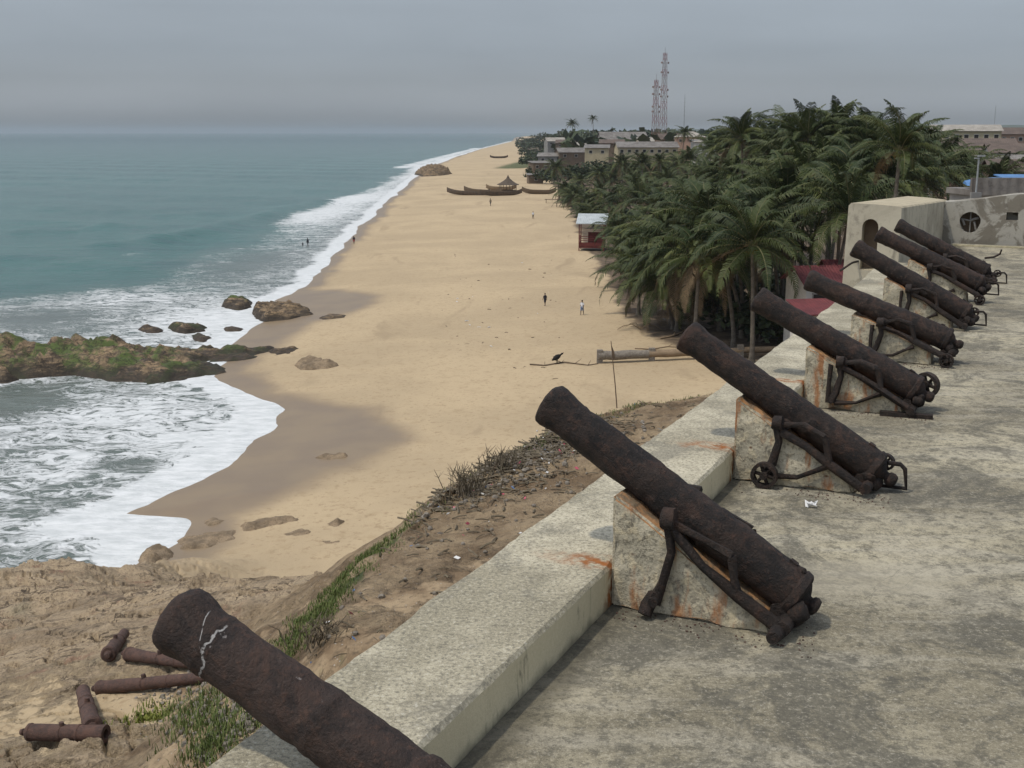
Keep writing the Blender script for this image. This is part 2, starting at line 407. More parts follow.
hh = k.math('ADD', k.math('MULTIPLY', w1, 1.0), k.math('ADD', k.math('MULTIPLY', w2, .22), k.math('MULTIPLY', fm, .12)))
M['sea'] = k.bsdf(wc, ro, k.bump(hh, .6, .9), k.math('SUBTRACT', .17, k.math('MULTIPLY', far, .145)))

# ---- rock outcrops in the surf
def rockmat(name, algae, lo=(.075, .055, .036), hi=(.27, .19, .11)):
    k = NT(name); p = k.wpos(); x = k.xyz(p)
    a = k.noise(k.scl(p, (.6, .8, 2.5)), .9, 7, .68, .8); b = k.noise(p, 3, 5, .7); c2 = k.noise(p, 12, 3, .6)
    base = k.mix(k.ss(a, .38, .62), lo, hi)
    base = k.mix(k.math('MULTIPLY', k.ss(b, .52, .68), .7), base, tuple(x_ * .55 for x_ in lo))
    al = k.math('MULTIPLY', k.ss(k.noise(p, .35, 5, .65, .5), .62 - .22 * algae, .75 - .22 * algae), k.ss(k.normal_z(), .35, .75))
    base = k.mix(k.math('MULTIPLY', al, min(1, algae * 1.6)), base, k.mix(b, (.05, .085, .018), (.10, .12, .035)))
    cr_ = k.ss(k.math('ABSOLUTE', k.math('SUBTRACT', k.noise(k.scl(p, (.7, .9, 1.6)), .9, 6, .75, .7), .5)), .03, .008)
    base = k.mix(k.math('MULTIPLY', cr_, .85), base, (.02, .015, .011))
    wet_shade = k.ss(k.math('ADD', x[2], k.math('MULTIPLY', a, 1.6)), 2.0, 1.2)  # wet band near the waterline, deepened to paint in the shaded underside
    base = k.mix(k.math('MULTIPLY', wet_shade, .8), base, (.028, .023, .018))
    return k.bsdf(base, .8, k.bump(k.math('ADD', a, k.math('MULTIPLY', b, .5)), .9, .15), .3)
M['rock_alg'] = rockmat('mossy_sea_rock', .82)
M['rock_brown'] = rockmat('brown_sea_rock', .1, (.09, .062, .036), (.28, .195, .11))
M['rock_dry'] = simple('dry_beach_rock', (.15, .112, .072), (.31, .23, .145), 1.6, .9, .9, .08)

# ---- plants
k = NT('palm_leaf'); a = k.attr('tint').outputs['Fac']
lc = k.mix(a, (.018, .032, .007), (.118, .130, .034))
lc = k.mix(k.math('MULTIPLY', k.rand(), .5), lc, (.026, .040, .011))
M['leaf'] = k.bsdf(lc, .55, None, .22)
k.put(k.b.inputs['Transmission Weight'], 0.0)
M['rachis'] = simple('palm_rachis', (.13, .125, .055), (.17, .15, .075), 2)
M['dead'] = simple('dead_palm_leaf', (.13, .09, .05), (.2, .145, .085), 2)
M['trunk'] = simple('palm_trunk', (.10, .085, .066), (.19, .165, .13), 2.5, .9, .6, .05)
M['coconut'] = simple('coconut', (.10, .10, .03), (.17, .11, .04), 3)
k = NT('broad_leaf'); a = k.attr('tint').outputs['Fac']
M['broad'] = k.bsdf(k.mix(a, (.014, .024, .011), (.05, .066, .025)), .6, None, .25)
k = NT('grass_blade'); a = k.attr('tint').outputs['Fac']
M['grass'] = k.bsdf(k.mix(a, (.06, .095, .022), (.15, .17, .055)), .7, None, .2)
M['drygrass'] = simple('dry_twig', (.10, .08, .055), (.18, .15, .10), 5)
M['yellowgrass'] = simple('yellow_green_leaf', (.20, .21, .04), (.14, .17, .04), 5)
# ---- building stuff
k = NT('old_plaster'); p = k.wpos(); x = k.xyz(p)
a = k.noise(p, .55, 6, .65, .4); b = k.noise(p, 2.2, 6, .7); c2 = k.noise(p, 22, 3, .6)
base = k.mix(k.ss(a, .4, .62), (.50, .455, .345), (.385, .345, .26))
base = k.mix(k.math('MULTIPLY', k.ss(b, .54, .68), .6), base, (.19, .17, .135))
base = k.mix(k.math('MULTIPLY', k.ss(k.noise(k.scl(p, (2, 2, .3)), 2, 5, .7), .55, .68), .6), base, (.15, .135, .11))
base = k.mix(k.math('MULTIPLY', k.ss(k.normal_z(), .3, .7), .75), base, k.mix(k.ss(b, .4, .62), (.44, .375, .245), (.33, .28, .19)))
M['plaster'] = k.bsdf(base, .9, k.bump(k.math('ADD', b, k.math('MULTIPLY', c2, .5)), .5, .02), .2)
k = NT('peeling_plaster'); p = k.wpos()
a = k.noise(p, .75, 5, .6, .6); b = k.noise(p, 4, 5, .7)
base = k.mix(k.ss(a, .47, .52), (.185, .165, .13), (.34, .32, .27))
base = k.mix(k.math('MULTIPLY', k.ss(b, .52, .7), .5), base, (.12, .105, .085))
M['peel'] = k.bsdf(base, .9, k.bump(b, .5, .03), .2)
M['dark'] = simple('dark_opening', (.02, .018, .016), (.03, .027, .024), 2)
M['cream'] = simple('cream_wall', (.42, .36, .235), (.33, .28, .18), .4)
M['white'] = simple('white_wall', (.52, .50, .45), (.40, .38, .34), .4)
M['brownwall'] = simple('mud_wall', (.17, .125, .085), (.115, .085, .06), .4)
M['greywall'] = simple('grey_wall', (.26, .25, .23), (.18, .17, .155), .4)
M['pinkwall'] = simple('pink_wall', (.36, .24, .18), (.28, .19, .14), .4)
def roofmat(name, c1, c2, period=.5):
    k = NT(name); p = k.opos(); x = k.xyz(p)
    w = k.math('SINE', k.math('MULTIPLY', x[0], 6.283 / period))
    a = k.noise(p, .5, 5, .65); b = k.noise(p, 4, 4, .7)
    base = k.mix(k.ss(a, .35, .65), c1, c2)
    base = k.mix(k.math('MULTIPLY', k.ss(b, .5, .7), .5), base, tuple(v * .6 for v in c2))
    return k.bsdf(base, .7, k.bump(w, .6, .03), .3)
M['roof_grey'] = roofmat('grey_tin_roof', (.21, .195, .175), (.13, .115, .10))
M['roof_rust'] = roofmat('rusty_tin_roof', (.135, .10, .078), (.09, .068, .054))
M['roof_pale'] = roofmat('pale_tin_roof', (.36, .33, .28), (.24, .215, .18))
M['roof_red'] = roofmat('red_tile_roof', (.17, .042, .042), (.11, .03, .032), .28)
M['roof_white'] = roofmat('white_tin_roof', (.44, .47, .47), (.33, .36, .36), .3)
M['roof_blue'] = roofmat('blue_tin_roof', (.10, .22, .42), (.08, .17, .33), .3)
M['redwood'] = simple('red_painted_wood', (.15, .034, .028), (.10, .028, .024), 2)
M['wood'] = simple('grey_brown_wood', (.16, .115, .075), (.10, .075, .05), 4)
M['palewood'] = simple('pale_log_wood', (.28, .205, .13), (.20, .145, .09), 2)
M['thatch'] = simple('dark_thatch', (.07, .055, .042), (.12, .09, .065), 3, .95, .9, .06)
M['canoe'] = simple('dark_canoe_wood', (.07, .055, .042), (.14, .10, .07), 2)
M['steel_grey'] = simple('galvanised_steel', (.30, .31, .31), (.22, .23, .23), 4, .5)
M['mast_red'] = simple('mast_red_paint', (.22, .055, .045), (.17, .045, .04), 1)
M['mast_white'] = simple('mast_white_paint', (.27, .21, .19), (.21, .165, .15), 1)
M['skin'] = simple('dark_skin', (.07, .042, .028), (.06, .036, .024), 8, .6)
M['hair'] = simple('black_hair', (.012, .011, .01), (.016, .014, .012), 8)
for nm, cc in (('white', (.7, .7, .7)), ('dark', (.03, .03, .04)), ('blue', (.18, .24, .36)), ('red', (.35, .07, .06)), ('khaki', (.25, .21, .14))):
    M['cloth_' + nm] = simple(nm + '_cloth', cc, tuple(v * .8 for v in cc), 8)
M['litterw'] = simple('white_plastic', (.7, .69, .66), (.55, .54, .52), 9, .5)
M['litterp'] = simple('pink_plastic', (.55, .12, .17), (.45, .1, .14), 9, .5)
M['litterb'] = simple('blue_plastic', (.12, .2, .35), (.1, .16, .3), 9, .5)
M['stone'] = simple('pale_stone', (.25, .22, .18), (.14, .12, .095), 6, .9, .6)

# ------------------------------------------------------------------ mesh builder
class MB:
    def __init__(s): s.v = []; s.f = []; s.mi = []; s.tint = []
    def add(s, vs, fs, mi=0, tint=None):
        o = len(s.v); s.v += [tuple(x) for x in vs]; s.tint += [0 if tint is None else tint] * len(vs)
        s.f += [tuple(i + o for i in f) for f in fs]; s.mi += [mi] * len(fs)
    def box(s, c, size, mi=0, rot=None):
        hx, hy, hz = [x / 2 for x in size]
        vs = [Vector((sx * hx, sy * hy, sz * hz)) for sx in (-1, 1) for sy in (-1, 1) for sz in (-1, 1)]
        if rot is not None: vs = [rot @ v for v in vs]
        vs = [v + Vector(c) for v in vs]
        s.add(vs, [(0, 1, 3, 2), (4, 6, 7, 5), (0, 4, 5, 1), (2, 3, 7, 6), (0, 2, 6, 4), (1, 5, 7, 3)], mi)
    def tube(s, path, rad, n=8, mi=0, caps=True, tint=None):
        path = [Vector(p) for p in path]
        if not isinstance(rad, (list, tuple)): rad = [rad] * len(path)
        up = None; vs = []
        for i, p in enumerate(path):
            d = (path[min(i + 1, len(path) - 1)] - path[max(i - 1, 0)]).normalized()
            if up is None:
                up = Vector((0, 0, 1)) if abs(d.z) < .9 else Vector((1, 0, 0))
            x = d.cross(up).normalized(); up = x.cross(d).normalized()
            for j in range(n):
                a = 2 * math.pi * j / n
                vs.append(p + (x * math.cos(a) + up * math.sin(a)) * rad[i])
        fs = []
        for i in range(len(path) - 1):
            for j in range(n):
                a = i * n + j; b = i * n + (j + 1) % n
                fs.append((a, b, b + n, a + n))
        if caps:
            fs.append(tuple(range(n - 1, -1, -1))); L = (len(path) - 1) * n; fs.append(tuple(range(L, L + n)))
        s.add(vs, fs, mi, tint)
    def lathe(s, prof, n=32, mi=0, mat=None):
        mat = mat or Matrix()
        vs = []
        for z, r in prof:
            for j in range(n):
                a = 2 * math.pi * j / n
                vs.append(mat @ Vector((r * math.cos(a), r * math.sin(a), z)))
        fs = []
        for i in range(len(prof) - 1):
            for j in range(n):
                a = i * n + j; b = i * n + (j + 1) % n
                fs.append((a, b, b + n, a + n))
        fs.append(tuple(range(n - 1, -1, -1))); L = (len(prof) - 1) * n; fs.append(tuple(range(L, L + n)))
        s.add(vs, fs, mi)
    def prism(s, poly, ext, mi=0):
        n = len(poly); e = Vector(ext)
        vs = [Vector(p) for p in poly] + [Vector(p) + e for p in poly]
        fs = [tuple(range(n)), tuple(range(2 * n - 1, n - 1, -1))]
        for i in range(n):
            j = (i + 1) % n; fs.append((i, i + n, j + n, j))
        s.add(vs, fs, mi)
    def rough(s, amp, sc_=3.0, seed=0, oct=3):
        o = Vector((seed * 3.1, seed * 1.7, seed * .9))
        nv = []
        for v in s.v:
            q = Vector(v)
            nv.append(tuple(q + mn.turbulence_vector(q * sc_ + o, oct, False) * amp))
        s.v = nv
    def mesh(s, name, mats, smooth=None):
        me = bpy.data.meshes.new(name)
        me.from_pydata(s.v, [], s.f)
        for m in (mats if isinstance(mats, (list, tuple)) else [mats]): me.materials.append(M[m] if isinstance(m, str) else m)
        if any(s.mi): me.polygons.foreach_set('material_index', s.mi)
        if any(s.tint):
            a = me.attributes.new('tint', 'FLOAT', 'POINT'); a.data.foreach_set('value', s.tint)
        bm = bmesh.new(); bm.from_mesh(me); bmesh.ops.recalc_face_normals(bm, faces=bm.faces); bm.to_mesh(me); bm.free()
        if smooth is not None:
            me.polygons.foreach_set('use_smooth', [True] * len(me.polygons))
            if smooth < 180: me.set_sharp_from_angle(angle=R(smooth))
        me.update()
        return me
    def build(s, name, mats, parent=None, smooth=None, loc=None, mw=None):
        return link(name, s.mesh(name, mats, smooth), parent, loc, mw)

def link(name, me, parent=None, loc=None, mw=None):
    o = bpy.data.objects.new(name, me); col.objects.link(o)
    if parent is not None: o.parent = parent
    if loc is not None: o.location = loc
    if mw is not None: o.matrix_basis = mw
    return o

def tag(o, label, cat, group=None, kind=None):
    o['label'] = label; o['category'] = cat
    if group: o['group'] = group
    if kind: o['kind'] = kind
    return o

def empty(name, loc, label, cat, group=None, rz=0):
    o = bpy.data.objects.new(name, None); col.objects.link(o); o.location = loc; o.rotation_euler.z = rz
    o.empty_display_size = .3
    return tag(o, label, cat, group)

def copy_tree(o, loc, rz=0, scale=1, label=None, swap=None):
    c = o.copy(); col.objects.link(c); c.location = loc; c.rotation_euler.z = rz; c.scale = (scale,) * 3
    if label: c['label'] = label
    for ch in list(o.children):
        d = ch.copy(); col.objects.link(d); d.parent = c
    return c

# ------------------------------------------------------------------ ground sheet
def polar(azs, ds):
    A, D = np.meshgrid(np.radians(azs), ds)
    return D * np.sin(A), D * np.cos(A)

def grid_mesh(name, X, Y, Z, attrs, mat):
    r, c = X.shape
    me = bpy.data.meshes.new(name)
    n = r * c
    me.vertices.add(n)
    co = np.stack([X.ravel(), Y.ravel(), Z.ravel()], 1).astype(np.float32)
    me.vertices.foreach_set('co', co.ravel())
    i = np.arange(n).reshape(r, c)
    q = np.stack([i[:-1, :-1], i[:-1, 1:], i[1:, 1:], i[1:, :-1]], -1).reshape(-1, 4)
    me.loops.add(q.size); me.loops.foreach_set('vertex_index', q.ravel().astype(np.int32))
    me.polygons.add(len(q)); me.polygons.foreach_set('loop_start', (np.arange(len(q)) * 4).astype(np.int32))
    me.update(calc_edges=True); me.validate()
    me.polygons.foreach_set('use_smooth', [True] * len(me.polygons))
    for nm, ch in attrs.items():
        a = me.attributes.new(nm, 'FLOAT_COLOR', 'POINT')
        arr = np.stack([k_.ravel() for k_ in ch] + [np.ones(n)], 1).astype(np.float32)
        a.data.foreach_set('color', arr.ravel())
    me.materials.append(mat)
    if me.polygons[0].normal.z < 0: me.flip_normals()
    return me

azs = np.concatenate([np.linspace(-85, -27, 50)[:-1], np.linspace(-27, 27, 860), np.linspace(27, 85, 50)[1:]])
ys = np.concatenate([np.linspace(4200, 1000, 60)[:-1], np.linspace(1000, 150, 470)[:-1], np.linspace(150, 133, 50)])
ds = 1177 * 15.5 / (ys - 132)
ds = np.concatenate([ds, [24000.]])
X, Y = polar(azs, ds)
Z, s_, t_, u_, mp, mbk, sdk, zb_ = ground(X, Y, True)
nz_ = fbm(X / 4, Y / 4, 4, 77)
wet = np.maximum(sstep(-1.6, 1.4, sdist(X, Y, wet_a) + 2.2 * (nz_ - .5)), sstep(-1.8, 1.6, sdist(X, Y, wet_b) + 2 * (nz_ - .5)))
wet = np.maximum(wet, sstep(7.5, 3.5, s_ + 5 * (nz_ - .5)) * sstep(-60, -20, -Y))
wet = np.maximum(wet, sstep(4.5, 2, s_ + 3 * (nz_ - .5)))
rockm = mp * (0.45 + .55 * sstep(36, 24, t_)) * np.where(s_ > -3, 1, 1)
pale = np.maximum(sstep(.52, .62, fbm(X / 7 + 3, Y / 5, 3, 51)) * sstep(24, 12, u_) * mp, sstep(.40, .56, fbm(X / 5 + 9, Y / 4, 4, 53)) * sstep(24, 30, t_))       # sandy pockets on the platform
rockm = np.clip(rockm - .55 * pale, 0, 1) * (1 - .5 * sstep(12, 8, t_ + 4 * (nz_ - .5)))
wet = wet * (1 - mp * .9)
dirt = mbk
gs = np.clip(sstep(-.3, .2, sdk) * sstep(2.2, .9, sdk), 0, 1)
gs = .75 * gs * sstep(.42, .6, fbm(X / .8, Y / .8, 3, 91)) * np.maximum(sstep(12.5, 10.5, t_) * sstep(4, 6, t_), sstep(15.5, 18, t_)) * mbk
gs = np.maximum(gs, .8 * sstep(13.5, 11.5, t_) * sstep(0, 3, t_) * sstep(8.5, 10.5, sdk + 0 * t_) * sstep(5, 3.4, np.abs(sdk - 3)) * 0)
# grassy spit far along the beach
q1 = [tuple(at(x, y, 2)[:2]) for x, y in [(476, 169), (500, 163), (525, 158), (548, 158), (552, 166), (530, 168), (500, 169)]]
gs = np.maximum(gs, .75 * sstep(-8, 14, sdist(X, Y, q1)))
lit_px = [(770, 372), (735, 356), (690, 352), (650, 338), (625, 322), (605, 292), (588, 262), (575, 238), (566, 212), (556, 196), (548, 180), (541, 171), (531, 162), (526, 155), (521, 148), (517, 142.5), (530, 139)]
lit = [tuple(at(x, y, 2)[:2]) for x, y in lit_px] + [(900, 3000), (900, 700), (400, 30), (30, 60)]
litter = sstep(-1.5, 4, sdist(X, Y, lit) + 3 * (nz_ - .5)) * sstep(8.5, 6.5, Z)
twn = sstep(90, 170, s_) * sstep(230, 300, Y)
twn = np.maximum(twn, sstep(60, 120, X) * sstep(60, 90, Y))
gme = grid_mesh('ground', X, Y, Z, {'m1': (wet, rockm, dirt), 'm2': (gs, litter, twn)}, M['ground'])
g = link('beach_ground', gme); g['kind'] = 'structure'

# ------------------------------------------------------------------ sea sheet
azs = np.concatenate([np.linspace(-85, -27, 50)[:-1], np.linspace(-27, 9, 640)])
ys = np.concatenate([np.linspace(900, 180, 480)[:-1], np.linspace(180, 133.2, 110)])
ds = np.concatenate([1177 * 20.5 / (ys - 132), [24500.]])
X, Y = polar(azs, ds)
s = -shore_s(X, Y)
outer_px = [(-400, 300), (0, 293), (90, 283), (150, 266), (200, 250), (262, 222), (300, 206), (350, 192), (385, 176), (420, 163), (455, 154), (480, 147.5), (505, 141.5)]
outer = [tuple(at(x, y, 0)[:2]) for x, y in outer_px]
so = seg_dist(X, Y, outer)
surf = shore + [(-400, 40)] + outer
inside = in_poly(X, Y, surf)
so = np.where(inside, so, -so)
nz1 = fbm(X / 14, Y / 14, 4, 3); nz2 = fbm(X / 5, Y / 5, 3, 4)
insf = inside | (np.abs(s) < 4.5)
foam = np.where(insf, .44 - .065 * sstep(115, 170, Y) + .10 * sstep(280, 420, Y), 0.0) * np.where(inside, sstep(-2, 9, so + 10 * (nz1 - .5)), 1)
foam = foam + .05 * sstep(16, 2, s + 9 * (nz1 - .5)) * (s > -4)
foam = foam + .36 * sstep(3.0, .6, s + 1.0 * (nz2 - .5))
def blobs(lst, z=0):
    r = np.zeros_like(X)
    for px, py, rx, ry, amp in lst:
        q = at(px, py, z); qx = at(px + rx, py, z)[0] - q[0]; qy = abs(at(px, py - ry, z)[1] - q[1])
        # ellipses lie along the shore
        r = np.maximum(r, .62 * amp * np.exp(-(((X - q[0]) / qx) ** 2 + ((Y - q[1]) / qy) ** 2)))
    return r
foam = foam + blobs([(215, 320, 60, 16, .35), (120, 300, 70, 10, .2), (100, 420, 110, 18, .22), (210, 440, 50, 20, .3), (60, 470, 60, 18, .1),
                     (320, 214, 30, 10, .5), (345, 200, 25, 6, .6), (410, 166, 25, 4, .6), (440, 158, 25, 3, .5), (140, 540, 50, 20, .55), (135, 255, 16, 5, .62),
                     (100, 273, 10, 3, .35), (30, 375, 25, 6, .5), (60, 455, 70, 8, .15)])
foam = foam - blobs([(40, 320, 60, 12, .22), (20, 400, 55, 14, .36), (120, 465, 40, 9, .28), (250, 262, 30, 10, .2), (60, 500, 30, 8, .15)])
# the two outer breaker lines of the far surf
for ln, wd, am in (([(355, 196), (385, 186), (408, 176)], 5, .5), ([(402, 168), (440, 158), (478, 148)], 9, .55)):
    foam = np.maximum(foam, am * np.exp(-(seg_dist(X, Y, [tuple(at(x, y, 0)[:2]) for x, y in ln]) / wd) ** 2) * (.7 + .8 * nz1))
shallow = np.clip(np.where(inside, 1, 0) * sstep(-4, 26, so + 18 * (nz1 - .5)), 0, 1) * .75
shallow = np.maximum(shallow, sstep(10, 2, s) * .8)
farm = sstep(400, 3000, Y)
swell = [tuple(at(x, y, 0)[:2]) for x, y in [(112, 246), (150, 242), (190, 236), (230, 226), (262, 217), (295, 208), (322, 202)]]
sdw = seg_dist(X, Y, swell)
Z = .28 * np.sin(Y * .11 + .05 * X + 5 * nz1) * sstep(2, 30, s) + .35 * (nz1 - .5) * sstep(0, 8, s) + .16 * (nz2 - .5) * sstep(0, 5, s) * sstep(500, 150, Y)
Z = Z + 1.0 * np.exp(-(sdw / 4.5) ** 2)
sw2 = seg_dist(X, Y, [tuple(at(x, y, 0)[:2]) for x, y in [(20, 232), (60, 231), (110, 226)]])
Z = Z + .6 * np.exp(-(sw2 / 3.0) ** 2)
shallow = shallow * (1 - .9 * np.exp(-(sdw / 5.0) ** 2))
foam = foam * (1 - .85 * np.exp(-(sdw / 4.0) ** 2)) + .0
Z = Z * sstep(3000, 800, Y) + .05
sme = grid_mesh('sea', X, Y, Z, {'m1': (np.clip(foam, 0, 1.2), shallow, farm)}, M['sea'])
o = link('sea', sme); o['kind'] = 'structure'

# ------------------------------------------------------------------ rock outcrops
def outcrop(label, px, h, seed, mat='rock_brown', z0=.25, cell=.3, steps=5, name='rock_outcrop', group='rocks along the shore', edge=1.6):
    pts = [tuple(at_ground(x, y)[:2]) if z0 > 1 else tuple(at(x, y, z0)[:2]) for x, y in px]
    xs = [q[0] for q in pts]; yy = [q[1] for q in pts]
    x0, x1, y0, y1 = min(xs) - .5, max(xs) + .5, min(yy) - .5, max(yy) + .5
    cell = max(cell, (x1 - x0) / 110, (y1 - y0) / 110)
    gx, gy = np.meshgrid(np.arange(x0, x1 + cell, cell), np.arange(y0, y1 + cell, cell))
    jx = gx + .4 * cell * (vnoise(gx * 3.1, gy * 3.3, seed) - .5); jy = gy + .4 * cell * (vnoise(gx * 2.7, gy * 3.7, seed + 5) - .5)
    d = sdist(jx, jy, pts)
    d = d + 1.2 * edge * (fbm(jx / (1.6 * edge), jy / (1.6 * edge), 4, seed) - .5)
    hl = h[0] + (h[1] - h[0]) * np.clip((jx - x0) / (x1 - x0), 0, 1) if isinstance(h, tuple) else h
    n = fbm(jx / 3.4, jy / 1.8, 4, seed + 3); n2 = fbm(jx / .8, jy / .8, 3, seed + 8)
    prof = np.clip(d / edge, -1, None); prof = np.where(prof > 0, 1 - np.exp(-1.6 * prof), prof * 1.5)
    z = prof * hl * (.45 + 1.0 * n)
    zq = np.floor(z / (hl / steps)) * (hl / steps)
    z = .35 * z + .65 * (zq + (hl / steps) * sstep(.6, 1, np.mod(z / (hl / steps), 1))) + .35 * hl * (n2 - .5) * sstep(-.2, .3, d / edge) + np.minimum(.30 * hl, .75) * (np.abs(fbm(jx / 1.5 + .3 * jy, jy / 1.0, 5, seed + 11) - .5) * 5 - .55) * sstep(0, .5, d / edge)
    base = ground(jx, jy); base = np.maximum(base, 0) if z0 < 1.0 else base
    z = base + z - .08
    keep = d > -.5 * edge - cell
    r, c = jx.shape; idx = np.arange(r * c).reshape(r, c)
    kf = keep[:-1, :-1] | keep[1:, :-1] | keep[:-1, 1:] | keep[1:, 1:]
    q = np.stack([idx[:-1, :-1], idx[:-1, 1:], idx[1:, 1:], idx[1:, :-1]], -1)[kf].reshape(-1, 4)
    used = np.unique(q); remap = -np.ones(r * c, int); remap[used] = np.arange(len(used))
    V = np.stack([jx.ravel(), jy.ravel(), z.ravel()], 1)[used]
    ctr = V.mean(0); ctr[2] = base.mean()
    me = bpy.data.meshes.new(name); me.from_pydata((V - ctr).tolist(), [], remap[q].tolist())
    me.materials.append(M[mat]); me.polygons.foreach_set('use_smooth', [True] * len(me.polygons))
    me.update()
    if me.polygons[0].normal.z < 0: me.flip_normals()
    o = link(name, me, loc=tuple(ctr))
    return tag(o, label, 'rock', group)

outcrop('long mossy rock ledge reaching out into the surf', [(-90, 356), (-30, 352), (30, 352), (80, 350), (120, 349), (170, 352), (220, 352), (276, 347), (282, 351), (240, 359), (212, 360), (236, 366), (205, 374), (150, 382), (115, 378), (70, 373), (20, 378), (-40, 376), (-90, 372)], (2.9, .8), 3, 'rock_alg', edge=1.9)
outcrop('green topped boulder in the foam, beside a taller brown boulder', [(221, 301), (236, 299), (252, 301), (253, 306), (238, 309), (222, 307)], 1.1, 14, 'rock_alg', edge=1.0)
outcrop('tall brown boulder standing where the foam meets the wet sand', [(254, 309), (270, 306), (292, 307), (309, 312), (312, 316), (290, 320), (262, 321), (254, 317)], (1.75, .8), 15, 'rock_brown', edge=1.0)
outcrop('small dark rock awash left of the green flat rock', [(136, 328), (150, 325), (164, 329), (160, 333), (142, 333)], .7, 16, 'rock_brown', edge=.7)
outcrop('flat rock with a green top, awash behind the long ledge', [(166, 325), (185, 323), (206, 326), (208, 330), (185, 333), (170, 330)], 1.0, 17, 'rock_alg', edge=.8)
outcrop('low green rock just behind the crest of the long ledge', [(188, 334), (202, 332), (212, 336), (206, 341), (192, 339)], .6, 18, 'rock_alg', edge=.6)
outcrop('thin dark rock lying flat on the wet sand by the foam', [(222, 327), (236, 325), (247, 327), (240, 330), (225, 330)], .35, 19, 'rock_brown', edge=.5)
outcrop('dark wave washed rock at the left edge of the photo', [(-40, 372), (4, 369), (18, 377), (6, 381), (-40, 381)], 1.0, 20, 'rock_brown', edge=.8)
outcrop('low flat brown rock on the sand at the right tip of the long ledge', [(268, 349), (285, 346), (300, 348), (292, 353), (272, 354)], .5, 27, 'rock_brown', z0=.5, cell=.15, edge=.9)
outcrop('small brown rock alone on dry sand right of the ledge', [(294, 366), (306, 361), (322, 360), (340, 365), (330, 369), (302, 370)], .75, 21, 'rock_dry', z0=1.4, cell=.15, edge=.8)
outcrop('flat brown rock in the wide patch of wet sand', [(312, 458), (330, 454), (350, 453), (348, 457), (330, 461)], .3, 22, 'rock_dry', z0=1.3, cell=.1, edge=.5)
outcrop('big round brown rock at the far water line', [(416, 174), (424, 171.5), (436, 171), (448, 173), (452, 175.5), (436, 177), (420, 176.6)], 4.2, 23, 'rock_brown', edge=4.5)
outcrop('low dark rock right of the tall brown boulder', [(316, 314), (330, 311), (348, 312), (344, 315), (324, 316)], .3, 24, 'rock_brown', z0=1, edge=.5)
outcrop('block of brown rock beside the foam below the wet sand', [(134, 562), (142, 550), (160, 546), (173, 549), (170, 557), (152, 566)], .6, 25, 'rock_dry', z0=1.6, cell=.12, edge=.9)
for i, (lab, px) in enumerate([
    ('layered rock shelf at the lower edge of the wet sand', [(178, 541), (205, 531), (240, 529), (238, 540), (205, 548), (180, 549)]),
    ('slim rock shelf below the wet sand, longest of the flat shelves', [(240, 526), (275, 517), (307, 516), (300, 522), (262, 529), (244, 532)]),
    ('short rock shelf between sand and the layered slope', [(318, 541), (336, 537), (350, 538), (344, 545), (322, 546)]),
    ('dark flat rock shelf nearest the grassy bank', [(280, 534), (300, 529), (315, 531), (306, 537), (286, 539)]),
    ('small round rock shelf just under the wet sand tip', [(200, 521), (214, 516), (230, 519), (224, 525), (206, 527)]),
    ('small rock shelf at the top of the shelves, by dry sand', [(326, 524), (338, 519), (348, 521), (342, 527), (330, 528)])]):
    outcrop(lab, px, .38, 30 + i, 'rock_dry', z0=2.2, cell=.1, steps=3, edge=.7)

# ------------------------------------------------------------------ castle
mb = MB()
def tu_box(mb, t0, t1, u0, u1, z0, z1, mi=0):
    mb.add([P(t, u, z) for t in (t0, t1) for u in (u0, u1) for z in (z0, z1)], [(0, 1, 3, 2), (4, 6, 7, 5), (0, 4, 5, 1), (2, 3, 7, 6), (0, 2, 6, 4), (1, 5, 7, 3)], mi)
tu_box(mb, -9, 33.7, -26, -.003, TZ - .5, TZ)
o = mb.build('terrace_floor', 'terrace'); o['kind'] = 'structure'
# parapet: top subdivided and slightly uneven
me = bpy.data.meshes.new('parapet_wall'); bm = bmesh.new()
nt = 260
rows = []
for i in range(nt + 1):
    t = -9 + (23.9 + 9) * i / nt
    e = lambda q, a=.02: a * mn.noise(Vector((t * 1.3, q, 0))) + .5 * a * mn.noise(Vector((t * 6, q * 3, 2)))
    flare = .22 * max(0, (t - 12) / 11) ** 2
    ring = [(0 + e(1, .012), TZ - .3), (0 + e(1, .012), PT - .03 + e(2, .008) - .03 * max(0, mn.noise(Vector((t * 4, 7, 1))) - .1)), (.025 + e(1, .012) + .05 * max(0, mn.noise(Vector((t * 4, 7, 1))) - .1), PT + e(2, .01)), (.33, PT + e(3, .01)), (.66, PT + e(4, .01)),
            (.945 + flare + e(5, .04), PT + e(6, .012)), (.975 + flare + e(5, .025), PT - .03), (1.0 + flare + e(7, .03), 11.5), (1.35 + flare, 1.0)]
    rows.append([bm.verts.new(P(t, u, z)) for u, z in ring])
for i in range(nt):
    for j in range(len(rows[0]) - 1):
        bm.faces.new((rows[i][j], rows[i][j + 1], rows[i + 1][j + 1], rows[i + 1][j]))
bm.faces.new(rows[0]); bm.faces.new(list(reversed(rows[-1])))
bmesh.ops.recalc_face_normals(bm, faces=bm.faces)
bm.to_mesh(me); bm.free(); me.materials.append(M['parapet'])
me.polygons.foreach_set('use_smooth', [True] * len(me.polygons)); me.set_sharp_from_angle(angle=R(35))
o = link('parapet_wall', me)
tag(o, 'long low grey concrete parapet running beside the row of cannons', 'wall')

